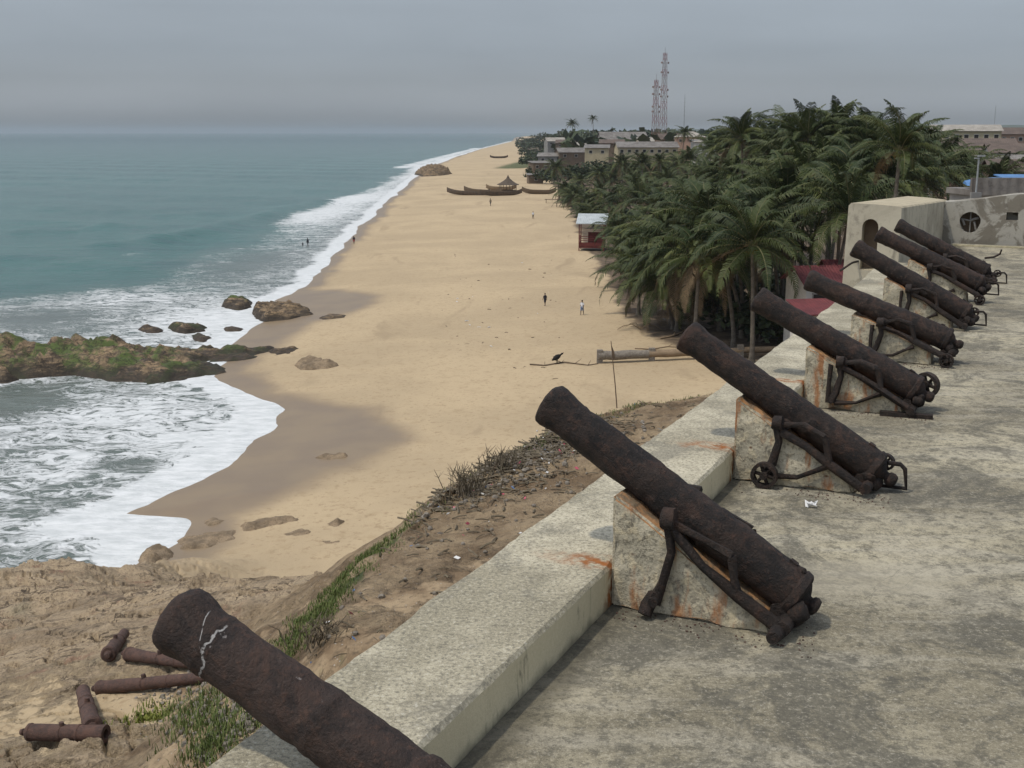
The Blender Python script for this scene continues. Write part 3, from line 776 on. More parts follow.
def boolean_cut(o, cutter_mesh):
    c = link('cutter', cutter_mesh)
    md = o.modifiers.new('b', 'BOOLEAN'); md.object = c; md.operation = 'DIFFERENCE'; md.solver = 'EXACT'
    dg = bpy.context.evaluated_depsgraph_get()
    me = bpy.data.meshes.new_from_object(o.evaluated_get(dg))
    o.modifiers.clear(); o.data = me
    bpy.data.objects.remove(c)

def arch_poly(uc, w0, hw, wt, t, n=10):
    pts = [P(t, uc + hw, w0), P(t, uc - hw, w0)]
    for i in range(n + 1):
        a = math.pi * i / n
        pts.append(P(t, uc - hw * math.cos(a), wt - hw + hw * math.sin(a)))
    return pts
E3 = Vector((DX, DY, 0))
# bastion: thick merlon with a sloping top
root = empty('bastion', P(24, 1.4, TZ), 'thick cream merlon with a sloping top and an arched embrasure', 'wall')
mb = MB()
t0, t1 = 24.0, 34.9
def bz(t, inner): return PT + (1.47 if inner else 1.5) - (t - t0) / (t1 - t0) * (.38 if inner else .34)
ui = lambda t: .78 - (t - t0) * .022
uo = lambda t: 2.15 - (t - t0) * .02
vs = []
N = 12
for i in range(N + 1):
    t = t0 + (t1 - t0) * i / N
    vs += [P(t, ui(t) - .02, TZ - .3), P(t, ui(t), bz(t, True) - .04), P(t, ui(t) + .05, bz(t, True)), P(t, (ui(t) + uo(t)) / 2, bz(t, True) * .5 + bz(t, False) * .5 + .03),
           P(t, uo(t) - .06, bz(t, False) + .03), P(t, uo(t), bz(t, False) - .04), P(t, uo(t) + .35, 1.0)]
fs = []
for i in range(N):
    for j in range(7):
        a = i * 7 + j; b = i * 7 + (j + 1) % 7
        fs.append((a, b, b + 7, a + 7))
fs += [tuple(range(7)), tuple(range(N * 7 + 6, N * 7 - 1, -1))]
mb.add(vs, fs)
o = mb.build('merlon', 'plaster')
c = MB(); c.prism(arch_poly(1.55, PT - .25, .21, PT + 1.12, 23.5), E3 * .95)
boolean_cut(o, c.mesh('c', 'dark'))
o.parent = root; o.matrix_parent_inverse = root.matrix_basis.inverted()
mb = MB(); mb.prism(arch_poly(1.55, PT - .25, .205, PT + 1.1, 24.43), E3 * .01)
o = mb.build('embrasure_back', 'brownwall'); o.parent = root; o.matrix_parent_inverse = Matrix.Translation(-root.location)
# grey end wall with the ruined round window
root = empty('end_wall', P(34.3, -2, TZ), 'grey peeling plaster wall across the far end of the terrace', 'wall')
mb = MB()
segs = 24
vs = []
for i in range(segs + 1):
    u = .62 - 26.6 * i / segs
    h = PT + 1.05 + .34 * min(1, max(0, (.3 - u) / 2.0)) + .03 * mn.noise(Vector((u * 1.3, 3, 0)))
    vs += [P(33.9, u, TZ - .3), P(33.92, u, h), P(34.6, u, h + .02), P(34.6, u, 1.0)]
fs = []
for i in range(segs):
    for j in range(4):
        a = i * 4 + j; b = i * 4 + (j + 1) % 4
        fs.append((a, b, b + 4, a + 4))
fs += [(0, 1, 2, 3), tuple(range(segs * 4 + 3, segs * 4 - 1, -1))]
mb.add(vs, fs)
o = mb.build('wall_body', 'peel')
c = MB()
ring = []
for i in range(18):
    a = 2 * math.pi * i / 18
    ring.append(P(33.2, -.3 + .33 * math.cos(a) * (1 + .08 * math.sin(3 * a)), PT + .40 + .36 * math.sin(a)))
c.prism(ring, E3 * 1.15)
c.prism([P(33.2, -1.42, PT + .52), P(33.2, -1.42, PT + .78), P(33.2, -1.78, PT + .78), P(33.2, -1.78, PT + .52)], E3 * 1.1)
boolean_cut(o, c.mesh('c', 'dark'))
o.parent = root; o.matrix_parent_inverse = Matrix.Translation(-root.location)
mb = MB(); mb.prism([P(34.34, .1, PT), P(34.34, .1, PT + .84), P(34.34, -.7, PT + .84), P(34.34, -.7, PT)], E3 * .012)
o = mb.build('window_lining', 'brownwall'); o.parent = root; o.matrix_parent_inverse = Matrix.Translation(-root.location)
mb = MB()
for (u0, w0, u1, w1, r_) in ((-.3, .06, -.3, .72, .022), (-.0, .5, -.32, .44, .03), (-.3, .46, -.55, .55, .045), (-.5, .12, -.42, .42, .035), (-.12, .3, -.02, .52, .04)):
    mb.tube([P(34.1, u0, PT + w0), P(34.08, (u0 + u1) / 2, PT + (w0 + w1) / 2 + .01), P(34.1, u1, PT + w1)], r_, 6)
o = mb.build('broken_tracery', 'greywall'); o.parent = root; o.matrix_parent_inverse = Matrix.Translation(-root.location)
mb = MB(); tu_box(mb, 33.25, 33.55, -24, .2, TZ - .02, TZ + .06); o = mb.build('kerb', 'parapet'); o.parent = root; o.matrix_parent_inverse = Matrix.Translation(-root.location)

# ------------------------------------------------------------------ cannons
BL = 2.45
def barrel_mesh(seed):
    prof = [(0.0, .10), (0.0, .185), (.02, .212), (.07, .214), (.09, .196), (.16, .203), (.60, .200), (.80, .198), (.82, .205), (.87, .205), (.89, .193),
            (1.2, .188), (1.42, .185), (1.44, .191), (1.48, .191), (1.5, .185), (1.8, .181), (2.1, .176), (2.2, .176), (2.22, .181), (2.25, .181), (2.27, .177),
            (2.34, .182), (2.40, .194), (2.46, .202), (2.51, .197), (2.53, .178), (2.535, .15), (2.535, .086), (2.1, .083)]
    # refine long runs so that the corrosion shows
    pr = [prof[0]]
    for a, b in zip(prof, prof[1:]):
        n = max(1, int(abs(b[0] - a[0]) / .05))
        for i in range(1, n + 1):
            pr.append((a[0] + (b[0] - a[0]) * i / n, a[1] + (b[1] - a[1]) * i / n))
    mb = MB(); mb.lathe(pr, 44)
    mb.rough(.013, 6, seed, 4)
    return mb
def cascabel_mesh(kind=0):
    mb = MB(); mb.lathe([(.03, .15), (-.02, .14), (-.05, .10), (-.08, .055), (-.11, .05), (-.13, .075), (-.17, .085), (-.21, .07), (-.225, .03)], 20); mb.rough(.008, 8, 4)
    return mb.mesh('cascabel', 'iron', 60)
def wheel_mesh():
    mb = MB()
    mb2 = []
    n = 28
    prof_o, prof_i = .150, .112
    vs = []
    for (r_, y_) in ((prof_o, -.04), (prof_o, .04), (prof_i, .04), (prof_i, -.04)):
        for j in range(n):
            a = 2 * math.pi * j / n; vs.append((r_ * math.cos(a), y_, r_ * math.sin(a)))
    fs = []
    for q in range(4):
        for j in range(n):
            a = q * n + j; b = q * n + (j + 1) % n; c_ = ((q + 1) % 4) * n
            fs.append((a, b, c_ + (j + 1) % n, c_ + j))
    mb.add(vs, fs)
    for j in range(6):
        a = math.pi * j / 3 + .2
        mb.tube([(.03 * math.cos(a), 0, .03 * math.sin(a)), (.118 * math.cos(a), 0, .118 * math.sin(a))], .021, 6)
    mb.tube([(0, -.06, 0), (0, .06, 0)], .045, 12)
    mb.rough(.006, 9, 2)
    return mb.mesh('wheel', 'frame_iron', 50)
barrels = [barrel_mesh(s).mesh('barrel', 'iron', 40) for s in (1, 2, 3)]
b_near = barrel_mesh(5).mesh('barrel', 'iron_near', 40)
casc = cascabel_mesh(); wheel = wheel_mesh()
pts_c = [((190, 622), (320, 716)), ((556, 407), (795, 590)), ((692, 338), (872, 465)), ((762, 301), (915, 388)), ((812, 281), (950, 340)), ((858, 249), (967, 313)), ((881, 235), (982, 284)), ((900, 226), (992, 274))]
lab_c = ['brown cannon cut off by the bottom edge, white streak round its muzzle',
         'black rusted cannon without wheels, next to the brown streaked cannon',
         'black cannon with a spoked front wheel and a rectangular iron loop at its breech',
         'black cannon with a spoked wheel at its breech and a loose iron bar below',
         'black cannon whose muzzle crosses in front of the red roofs',
         'black cannon aimed just left of the arched embrasure, with an iron rod below its muzzle',
         'black cannon whose muzzle covers the arched embrasure of the cream merlon',
         'black cannon standing last in the row, its muzzle against the cream merlon']
lab_b = ['rough masonry ramp carrying the brown streaked cannon', 'rough stone ramp with rust streaks, carrying the cannon without wheels',
         'stone ramp under the cannon with the spoked front wheel', 'stone ramp under the cannon with the loose iron bar', 'stone ramp under the cannon in front of the red roofs',
         'stone ramp under the cannon with the iron rod below its muzzle', 'stone ramp under the cannon that covers the arched embrasure', 'stone ramp under the last cannon by the cream merlon']

def cannon(i):
    ti = (i - 1) * 3.83; tc = ti + .27
    mp_, bp = pts_c[i]
    mu, mw_ = plane(*mp_, tc + .03)
    bu, bw = plane(*bp, tc + .03)
    if i == 0:
        k_ = 2.37 / math.hypot(mu - bu, mw_ - bw); bu, bw = mu + (bu - mu) * k_, mw_ + (bw - mw_) * k_
    Mz = P(tc, mu, PT + mw_); Bz = P(tc, bu, PT + bw)
    D = (Mz - Bz).normalized()
    if i == 0: Mz = Mz + Vector((0, 0, 0))
    org = Mz - D * BL
    # ramp block -------------------------------------------------
    slope = (mw_ - bw) / (mu - bu)
    axis_w = lambda u: bw + slope * (u - bu)
    top = axis_w(0) - .205
    low = -1.32
    lo_w = max(axis_w(low) - .25, -.33)
    bm = bmesh.new()
    poly = [(-.004, -.36), (-.004, top), (-.16, axis_w(-.16) - .20), (low + .05, max(axis_w(low + .05) - .235, -.30)), (low, -.36)]
    th = .52
    vs0 = [bm.verts.new((0, u, w + .35)) for u, w in poly]; vs1 = [bm.verts.new((th, u, w + .35)) for u, w in poly]
    bm.faces.new(vs0); bm.faces.new(list(reversed(vs1)))
    for a in range(5):
        b = (a + 1) % 5; bm.faces.new((vs0[a], vs1[a], vs1[b], vs0[b]))
    bmesh.ops.recalc_face_normals(bm, faces=bm.faces)
    bmesh.ops.bevel(bm, geom=[e for e in bm.edges], offset=.025, segments=2, affect='EDGES')
    bmesh.ops.triangulate(bm, faces=bm.faces)
    for _ in range(4):
        lg = [e for e in bm.edges if e.calc_length() > .07]
        if not lg: break
        bmesh.ops.subdivide_edges(bm, edges=lg, cuts=1)
        bmesh.ops.triangulate(bm, faces=[f for f in bm.faces if len(f.verts) > 3])
    bm.normal_update()
    for v in bm.verts:
        q = v.co * 3.2 + Vector((i * 5.3, 0, 0))
        dsp = .030 * mn.fractal(q, 1.0, 2.0, 4) + .018 * (abs(mn.noise(q * 2.3)) - .25)
        if v.co.y > -.03: dsp *= .3
        v.co += v.normal * dsp
    me = bpy.data.meshes.new('cannon_ramp'); bm.to_mesh(me); bm.free(); me.materials.append(M['ramp'])
    me.polygons.foreach_set('use_smooth', [True] * len(me.polygons)); me.set_sharp_from_angle(angle=R(40))
    # local x = along the wall, y = seaward
    rot = Matrix(((DX, NX, 0, 0), (DY, NY, 0, 0), (0, 0, 1, 0), (0, 0, 0, 1)))
    o = link('cannon_ramp', me, mw=Matrix.Translation(P(ti, 0, TZ)) @ rot)
    tag(o, lab_b[i], 'ramp', 'masonry ramps under the cannons')
    # gun ----------------------------------------------------------
    root = empty('cannon', P(tc, -.6, TZ), lab_c[i], 'cannon', 'cannons along the parapet')
    base = Matrix.Translation(-root.location)
    zx = D; side = Vector((-DX, -DY, 0)); upv = side.cross(zx) * -1
    if upv.z < 0: upv = -upv
    # local x = up, y towards the camera side (-d), z = barrel axis
    yv = zx.cross(upv)
    mwb = Matrix.Translation(org) @ Matrix((( upv.x, yv.x, zx.x, 0), (upv.y, yv.y, zx.y, 0), (upv.z, yv.z, zx.z, 0), (0, 0, 0, 1)))
    bar = link('barrel', b_near if i == 0 else barrels[i % 3], root, mw=base @ mwb @ (Matrix.Diagonal((.93, .93, 1, 1)) if i else Matrix()))
    if i > 0:
        cb = link('cascabel', casc, bar)
        if i in (1,): cb.scale = (1, 1, .7)
    for sgn in (-1, 1):
        mb = MB(); mb.lathe([(.12, .07), (.215, .066), (.225, .055)], 18, mat=Matrix.Translation((-.13, 0, 1.05)) @ Matrix.Rotation(-sgn * math.pi / 2, 4, 'X')); mb.rough(.006, 7, 3)
        mb.build('trunnion', 'iron', bar, 50)
    mb = MB(); mb.box((.205, 0, .2), (.03, .05, .07)); mb.rough(.008, 9, i); mb.build('vent_patch', 'iron', bar)
    # iron carriage, one frame on each side -----------------------
    tu_ = -.48; tw = axis_w(tu_) - (.04 if i == 1 else .15)
    rear_u, rear_w = bu + .02, -.27
    def frame(tt, near):
        mb = MB(); q = lambda u, w: P(tt, u, PT + w)
        jit = .02 * math.sin(i * 2.1)
        mb.tube([q(tu_ + .05, tw + .02), q(tu_ - .06, tw + .02)], [.085, .085], 10)                         # trunnion bracket
        mb.tube([q(tu_, tw), q(tu_ - .03, tw * .5 - .02), q(tu_ + .03, -.08), q(tu_ + .09, -.22)], [.055, .04, .044, .06], 6)       # curved front leg
        if i in (3, 4, 5) :
            mb.tube([q(tu_ + .12, tw - .03), q(tu_ + .13, 0), q(tu_ + .13, -.24)], [.035, .03, .035], 8)
        mb.tube([q(tu_ - .04, tw - .06), q(-.78 + jit, axis_w(-.78) - .17), q(-1.05, axis_w(-1.05) - .19), q(rear_u + .02, max(-.25, axis_w(rear_u) - .22))], [.046, .040, .055, .052], 6)  # cheek along the ramp
        mb.tube([q(tu_, tw), q(-.75, axis_w(-.75) + .03), q(-.98, axis_w(-.98) + .06)], [.034, .03, .042], 6)            # upper bar
        mb.tube([q(-.98, axis_w(-.98) + .06), q(-1.02, axis_w(-1.02) - .08), q(-1.04, axis_w(-1.04) - .2)], [.045, .036, .05], 6)
        if i != 1:
            mb.tube([q(tu_ + .04, -.24), q(-.72, -.22), q(-.95, -.10), q(-1.04, -.05)], [.032, .027, .03, .042], 6)     # low curved stay
        mb.rough(.02, 8, i + near, 3)
        o_ = mb.build('side_frame', 'frame_iron', root, 60); o_.matrix_basis = base
    frame(ti - .055, 1); frame(ti + .60, 0)
    # axles
    mb = MB(); mb.tube([P(ti - .14, -.40, PT - .20), P(ti + .68, -.40, PT - .20)], .04, 8); mb.rough(.006, 8, i)
    if i > 0:
        mb2 = mb
    o_ = mb.build('front_axle', 'frame_iron', root, 60); o_.matrix_basis = base
    mb = MB(); mb.tube([P(ti - .10, rear_u - .02, PT - .25), P(ti + .62, rear_u - .02, PT - .25)], [.06, .06], 8)
    mb.tube([P(tc - .18, rear_u + .06, PT + max(-.2, bw - .22)), P(tc + .18, rear_u + .06, PT + max(-.2, bw - .22))], .075, 8)
    mb.rough(.02, 7, i + 3); o_ = mb.build('rear_transom', 'frame_iron', root, 60); o_.matrix_basis = base
    wrot = Matrix(((NX, DX, 0, 0), (NY, DY, 0, 0), (0, 0, 1, 0), (0, 0, 0, 1)))
    def wheel_at(t, u, w, s=1, tilt=0):
        link('wheel', wheel, root, mw=base @ Matrix.Translation(P(t, u, PT + w)) @ wrot @ Matrix.Rotation(tilt, 4, 'Z') @ Matrix.Scale(s, 4))
    if i == 1:
        mb = MB(); mb.tube([P(ti - .15, -.33, PT - .31), P(ti - .09, -.35, PT - .25), P(ti - .02, -.38, PT - .18)], [.05, .055, .06], 8); mb.rough(.02, 9, 7)
        o_ = mb.build('broken_axle_stub', 'frame_iron', root, 60); o_.matrix_basis = base
        mb = MB(); mb.lathe([(0, .03), (.0, .05), (.12, .06), (.26, .075), (.28, .05)], 14, mat=Matrix.Translation(P(ti - .22, rear_u + .02, PT - .27)) @ Matrix.Rotation(math.pi / 2, 4, Vector((NX, NY, 0))) ); mb.rough(.012, 8, 9)
        o_ = mb.build('rear_axle_end', 'frame_iron', root, 60); o_.matrix_basis = base
        mb = MB(); mb.tube([P(tc, bu - .02, PT + bw + .17), P(tc - .02, bu - .08, PT + bw + .19)], [.05, .02], 8); o_ = mb.build('sight_lug', 'iron', root, 60); o_.matrix_basis = base
    else:
        if i in (2,): wheel_at(ti - .16, -.39, -.205, .95)
        if i in (2,): wheel_at(ti + .72, -.40, -.20)
        if i in (4, 6): wheel_at(tc - .40, rear_u - .02, -.23, .78)
        if i in (2, 5, 7): wheel_at(tc + .22, bu - .12, bw + .0, .62, .25)
        if i == 3: wheel_at(tc + .22, bu - .13, bw + .02, 1.15, .35)
        if i in (2, 5, 6, 7):      # rectangular elevating loop behind the breech
            mb = MB()
            u0, u1, w0, w1 = bu - .10, bu - .34, bw - .22, bw + .04
            tt = tc + .05
            lp = [P(tt, u0, PT + w1), P(tt, u1 + .05, PT + w1), P(tt, u1, PT + w1 - .05), P(tt, u1 - .02, PT + w0), P(tt, u0, PT + w0)]
            mb.tube(lp + [lp[0]], .024, 6); mb.rough(.006, 9, i)
            o_ = mb.build('breech_loop', 'frame_iron', root, 60); o_.matrix_basis = base
    # scraps of rust round the foot
    if i > 0:
        mb = MB(); r_l = random.Random(i)
        for q_ in range(7):
            c_ = P(tc + (q_ - 3) * .055, bu + r_l.uniform(-.08, .0), PT + bw + r_l.uniform(-.2, -.08)); s0 = r_l.uniform(.055, .085)
            mb.lathe([(-s0, .02), (-s0 * .6, s0 * .9), (s0 * .5, s0), (s0, .03)], 9, 0, Matrix.Translation(c_) @ Matrix.Rotation(r_l.uniform(0, 3), 4, Vector((r_l.random(), 1, r_l.random()))))
        mb.rough(.03, 9, i); o_ = mb.build('breech_rust', 'frame_iron', root, 60); o_.matrix_basis = base
    return root
for i in range(8): cannon(i)
# loose iron bar by the fourth gun, iron rods
b = at(880, 413, TZ + .03); e = at(933, 417, TZ + .03)
mb = MB(); v = Vector(e) - Vector(b); rt = v.to_track_quat('X', 'Z').to_matrix(); mb.box((0, 0, 0), (v.length, .10, .06), rot=rt); mb.rough(.008, 5, 3)
o = mb.build('iron_bar', 'frame_iron', loc=(Vector(b) + Vector(e)) / 2); tag(o, 'loose flat iron bar lying on the terrace beside a spoked wheel', 'iron bar')
mb = MB(); q0 = Vector(P(23.99, 2.14, PT + .02)); pa = [P(24.3, 1.75, PT - .02), P(23.6, 1.9, PT - .03), P(22.4, 2.0, PT - .12)]
mb.tube([x - q0 for x in pa], .03, 7); o = mb.build('iron_rod', 'frame_iron', loc=q0, smooth=60); tag(o, 'iron rod sticking out of the foot of the cream merlon', 'rod')
mb = MB(); q0 = at(1000, 254, TZ); pa = [at(985, 258, TZ + .03), at(994, 257, TZ + .05), at(1000, 254, TZ + .12), at(1001.5, 250, TZ + .26)]
mb.tube([Vector(x) - Vector(q0) for x in pa], .03, 6); o = mb.build('bent_rod', 'frame_iron', loc=Vector(q0), smooth=60); tag(o, 'bent iron rod lying on the terrace behind the last breech', 'rod')
# wad of white litter on the terrace
mb = MB()
for j in range(3):
    q = [Vector((rnd.uniform(-.07, .07), rnd.uniform(-.05, .05), rnd.uniform(0, .06))) for _ in range(5)]
    mb.add(q + [v + Vector((0, 0, .006)) for v in q], [(0, 1, 2), (0, 2, 3), (1, 2, 4), (5, 6, 7), (5, 7, 8)])
o = mb.build('paper_scrap', 'litterw', loc=at(812, 507, TZ + .01)); tag(o, 'crumpled white scrap of paper lying on the terrace', 'litter')
# old guns lying on the rocks
lab_f = ['thick rusty cannon lying crosswise, bottom of the five old guns on the rocks', 'short rusty gun pointing up the slope, its end against the crosswise gun',
         'long rusty gun with pale pebbles under it, middle of the old guns', 'tapering rusty gun with its muzzle to the right, above the long one', 'stubby rusty gun standing away at the top of the old guns']
for j, (a, b, r0, r1) in enumerate([((30, 750), (107, 745), .18, .19), ((94, 744), (84, 704), .20, .16), ((99, 696), (207, 685), .17, .13), ((128, 661), (204, 673), .17, .11), ((109, 666), (125, 643), .19, .14)]):
    pa, pb = at_ground(*a), at_ground(*b)
    li = max(gz(*(pa.lerp(pb, f_ / 8)[:2])) - pa.lerp(pb, f_ / 8).z for f_ in range(9))
    pa.z += r0 * .8 + max(0, li); pb.z += r1 * .8 + max(0, li)
    root = empty('fallen_cannon', (pa + pb) / 2 - Vector((0, 0, r0 * .75)), lab_f[j], 'cannon', 'old guns lying on the rocks')
    L = (pb - pa).length; mw = Matrix.Translation(pa - root.location) @ (pb - pa).to_track_quat('Z', 'X').to_matrix().to_4x4()
    k0 = r0; prof = [(0, .06), (0, r0 * .85), (.03, r0), (.08, r0 * 1.04), (.10, r0 * .95)]
    for q in range(1, 12): 
        f_ = q / 12; prof.append((.1 + (L - .2) * f_, r0 * .95 + (r1 * .9 - r0 * .95) * f_)); 
        if q in (5, 8): prof += [(prof[-1][0] + .01, prof[-1][1] + .012), (prof[-1][0] + .05, prof[-1][1] + .012), (prof[-1][0] + .06, prof[-1][1])]
    prof += [(L - .08, r1 * .92), (L - .02, r1 * .96), (L, r1 * .92), (L, r1 * .5), (L - .3, r1 * .45)]
    mb = MB(); mb.lathe(prof, 26); mb.rough(.012, 4, j + 2)
    bar = mb.build('barrel', 'iron_red', root, 40, mw=mw)
    mb = MB(); mb.lathe([(.05, r0 * .6), (-.03, r0 * .5), (-.06, .05), (-.09, .05), (-.11, .075), (-.17, .06), (-.18, .02)], 14); mb.build('cascabel', 'iron_red', bar, 50)
    mb = MB(); mb.tube([(r0 * .6, 0, L * .45), (r0 * 1.3, 0, L * .45)], [.06, .05], 10); mb.rough(.008, 7, j); mb.build('trunnion', 'iron_red', bar, 50)

# ------------------------------------------------------------------ palms
def palm_crown(seed, nf, L, up=0.0, dead=4):
    r = random.Random(seed); mb = MB()
    ga = 2.39996
    for f in range(nf + dead):
        isdead = f >= nf
        fr = f / max(1, nf - 1)
        az = f * ga + r.uniform(-.25, .25)
        e0 = R(82 - 98 * fr ** .85 + up * 22) + r.uniform(-.12, .12)
        if isdead: e0 = R(-35) + r.uniform(-.3, .3)
        bend = R(62 + 40 * r.random()) * (1.0 if not isdead else .7)
        ln = L * r.uniform(.82, 1.08) * (1 - .18 * (fr < .15))
        tint = min(1, max(.02, r.gauss(.34, .27))) if not isdead else 0
        tint = tint * (0.5 + .6 * fr) if not isdead else 0.3
        mi = 2 if isdead else 0
        n = 13; pts = []; p = Vector((math.cos(az) * .1, math.sin(az) * .1, 0)); twist = r.uniform(-.25, .25)
        for i in range(n + 1):
            s_ = i / n; el = e0 - bend * s_ ** 1.5; a2 = az + twist * s_
            pts.append(p.copy()); p = p + Vector((math.cos(el) * math.cos(a2), math.cos(el) * math.sin(a2), math.sin(el))) * (ln / n)
        mb.tube(pts, [.045 * (1 - .85 * i / n) for i in range(n + 1)], 4, 1 if not isdead else 2, caps=False, tint=.5)
        nl = 36
        for i in range(3, nl + 1):
            s_ = i / nl; x = s_ * n; k0 = min(int(x), n - 1); q = pts[k0].lerp(pts[k0 + 1], x - k0)
            d = (pts[k0 + 1] - pts[k0]).normalized()
            sd = d.cross(Vector((0, 0, 1)));
            if sd.length < .1: sd = Vector((-math.sin(az), math.cos(az), 0))
            sd.normalize(); upn = sd.cross(d)
            ll = 1.05 * (math.sin(math.pi * (.12 + .86 * s_) ** .8) * .9 + .12) * (L / 4.8)
            for sg in (-1, 1):
                if r.random() < .06: continue
                v1 = (sd * sg * .8 + d * .62 + upn * r.uniform(.0, .25)).normalized()
                m_ = q + v1 * ll * .5
                v2 = (v1 + Vector((0, 0, -1)) * r.uniform(.8, 1.7)).normalized()
                e_ = m_ + v2 * ll * .55
                wd = d * .036 * (1.2 if not isdead else .8)
                tn = min(1, max(0.01, tint + r.uniform(-.1, .1)))
                mb.add([q - wd, q + wd, m_ + wd * 1.15, m_ - wd * 1.15, e_], [(0, 1, 2, 3), (3, 2, 4)], mi, tn)
    for j in range(7):
        a = j * .9; mb.lathe([(-.13, .02), (-.09, .09), (0, .12), (.09, .09), (.13, .02)], 8, 3, Matrix.Translation((.28 * math.cos(a), .28 * math.sin(a), -.32 - .06 * (j % 3))))
    me = bpy.data.meshes.new('crown'); me.from_pydata(mb.v, [], mb.f)
    for m_ in ('leaf', 'rachis', 'dead', 'coconut'): me.materials.append(M[m_])
    me.polygons.foreach_set('material_index', mb.mi)
    a = me.attributes.new('tint', 'FLOAT', 'POINT'); a.data.foreach_set('value', mb.tint)
    me.update()
    return me
crowns = [palm_crown(s, n, L, u, d) for s, n, L, u, d in ((1, 26, 5.0, 0, 3), (2, 22, 4.6, .3, 2), (3, 28, 5.3, -.15, 4), (4, 24, 4.7, .6, 1), (5, 20, 4.3, .1, 3), (6, 26, 5.2, .2, 2))]
trunk_cache = {}
def palm(px, py, D, label, group='coconut palms behind the beach', ci=None, lean=None, sc_=1.0, base_px=None):
    c = Vector(at_dist(px, py, D))
    if base_px is not None:
        b = at_ground(*base_px); 
        c = Vector(at_dist(px, py, b.y - rnd.uniform(0, 2)))
    else:
        lx, ly = lean if lean else (rnd.uniform(-1.6, 1.2), rnd.uniform(-1.5, 1.5))
        b = Vector((c.x - lx, c.y - ly, 0)); b.z = gz(b.x, b.y) - .1
    root = empty('palm_tree', b, label, 'palm', group)
    v = c - b
    pth = []
    for i in range(11):
        f_ = i / 10
        pth.append(Vector((v.x * f_ ** 1.6, v.y * f_ ** 1.6, v.z * f_)))
    rr = [(.22 * (1 - .5 * i / 10) + (.12 if i == 0 else 0)) * (1 + .06 * (i % 2)) for i in range(11)]
    mb = MB(); mb.tube(pth, rr, 9); mb.build('trunk', 'trunk', root, 60)
    cr = link('crown', crowns[ci if ci is not None else rnd.randrange(6)], root, loc=v)
    cr.rotation_euler = (rnd.uniform(-.12, .12), rnd.uniform(-.12, .12), rnd.uniform(0, 6.28)); cr.scale = (sc_,) * 3
    return root
GP = 'coconut palms behind the beach'
palm(708, 222, 100, 'tall palm with a broad drooping crown, in front of the grove with a slanting trunk', ci=2, base_px=(742, 338), sc_=1.45)
palm(668, 228, 104, 'palm with a bare trunk showing under its crown, left of the slanting one', ci=0, base_px=(683, 318), sc_=1.0)
palm(651, 262, 112, 'low palm leaning over the dark shade at the sand edge', ci=4, base_px=(672, 324), sc_=.85)
palm(786, 200, 112, 'big palm with long arching fronds left of the cream merlon', ci=2, sc_=1.4)
palm(900, 150, 84, 'lone tall palm with upright tattered fronds rising behind the merlon', ci=3, sc_=1.0, lean=(.4, .3))
palm(632, 246, 140, 'palm leaning out over the open sand, right of the red kiosk', ci=1, base_px=(628, 285), sc_=.95)
palm(618, 232, 165, 'palm right behind the white roofed red kiosk', ci=0, sc_=.95, lean=(-1.2, 0))
palm(556, 168, 330, 'palm at the seaward tip of the grove, by the beached canoes', ci=0, lean=(-1, 0))
palm(838, 134, 128, 'tallest palm of the grove, its crown against the sky', ci=3, sc_=1.25)
palm(808, 138, 126, 'tall palm whose upright fronds stand left of the tallest crown', ci=3, sc_=1.2)
palm(742, 138, 150, 'tall palm whose spiky top breaks the skyline above the middle of the grove', ci=1, sc_=1.25)
palm(866, 144, 122, 'tall palm with drooping fronds between the tallest and the lone tattered palm', ci=5, sc_=1.2)
palm(572, 124, 850, 'bushy topped tall palm far off on the skyline, left of the pair', 'palms on the skyline', ci=5, sc_=1.25)
palm(593, 119, 800, 'slim lone palm highest on the far skyline, right of the pair', 'palms on the skyline', ci=1, sc_=1.0)
palm(685, 133, 420, 'small palm among the roofs right of the lattice masts', 'palms on the skyline', ci=2, sc_=.9)
rows_ = [(600, 174, 290), (622, 164, 300), (642, 164, 280), (660, 162, 270), (690, 160, 240), (712, 150, 220), (728, 150, 190), (762, 144, 170), (782, 146, 150), (848, 146, 140), (930, 148, 150), (735, 228, 108), (770, 200, 115), (755, 225, 104), (720, 215, 125), (776, 240, 114), (640, 275, 122), (662, 285, 112), (628, 262, 142), (700, 258, 100), (720, 248, 103), (676, 250, 110), (752, 245, 96), (612, 223, 215), (645, 240, 150), (580, 182, 350), (598, 178, 370), (615, 174, 380), (634, 176, 370), (652, 172, 380), (668, 174, 375), (686, 172, 370), (702, 168, 360), (718, 164, 330), (572, 200, 300), (584, 214, 262),   # crown pixel, distance
    (575, 196, 290), (588, 204, 265), (566, 190, 320), (600, 192, 280), (612, 204, 225), (596, 213, 232), (622, 196, 260), (636, 186, 270), (640, 200, 195), (655, 194, 215), (668, 182, 260), (660, 210, 165),
    (684, 186, 220), (700, 174, 250), (690, 200, 160), (712, 186, 175), (722, 168, 210), (736, 176, 165), (745, 205, 130), (756, 158, 175), (768, 182, 140), (776, 156, 160), (792, 165, 135), (805, 185, 115), (812, 158, 140),
    (826, 168, 120), (842, 190, 105), (846, 160, 125), (860, 175, 110), (874, 165, 120), (885, 185, 110), (770, 225, 108), (820, 205, 118), (728, 232, 112), (690, 240, 118), (650, 232, 140), (678, 164, 290), (650, 174, 310), (632, 172, 330), (612, 180, 320),
    (920, 180, 115), (935, 172, 140), (945, 165, 175), (960, 178, 160), (975, 172, 190), (990, 176, 185), (1008, 170, 220), (915, 160, 160), (930, 158, 200), (952, 158, 230), (1000, 185, 150), (1022, 180, 170),
    (776, 255, 116), (690, 268, 112), (850, 215, 100)]
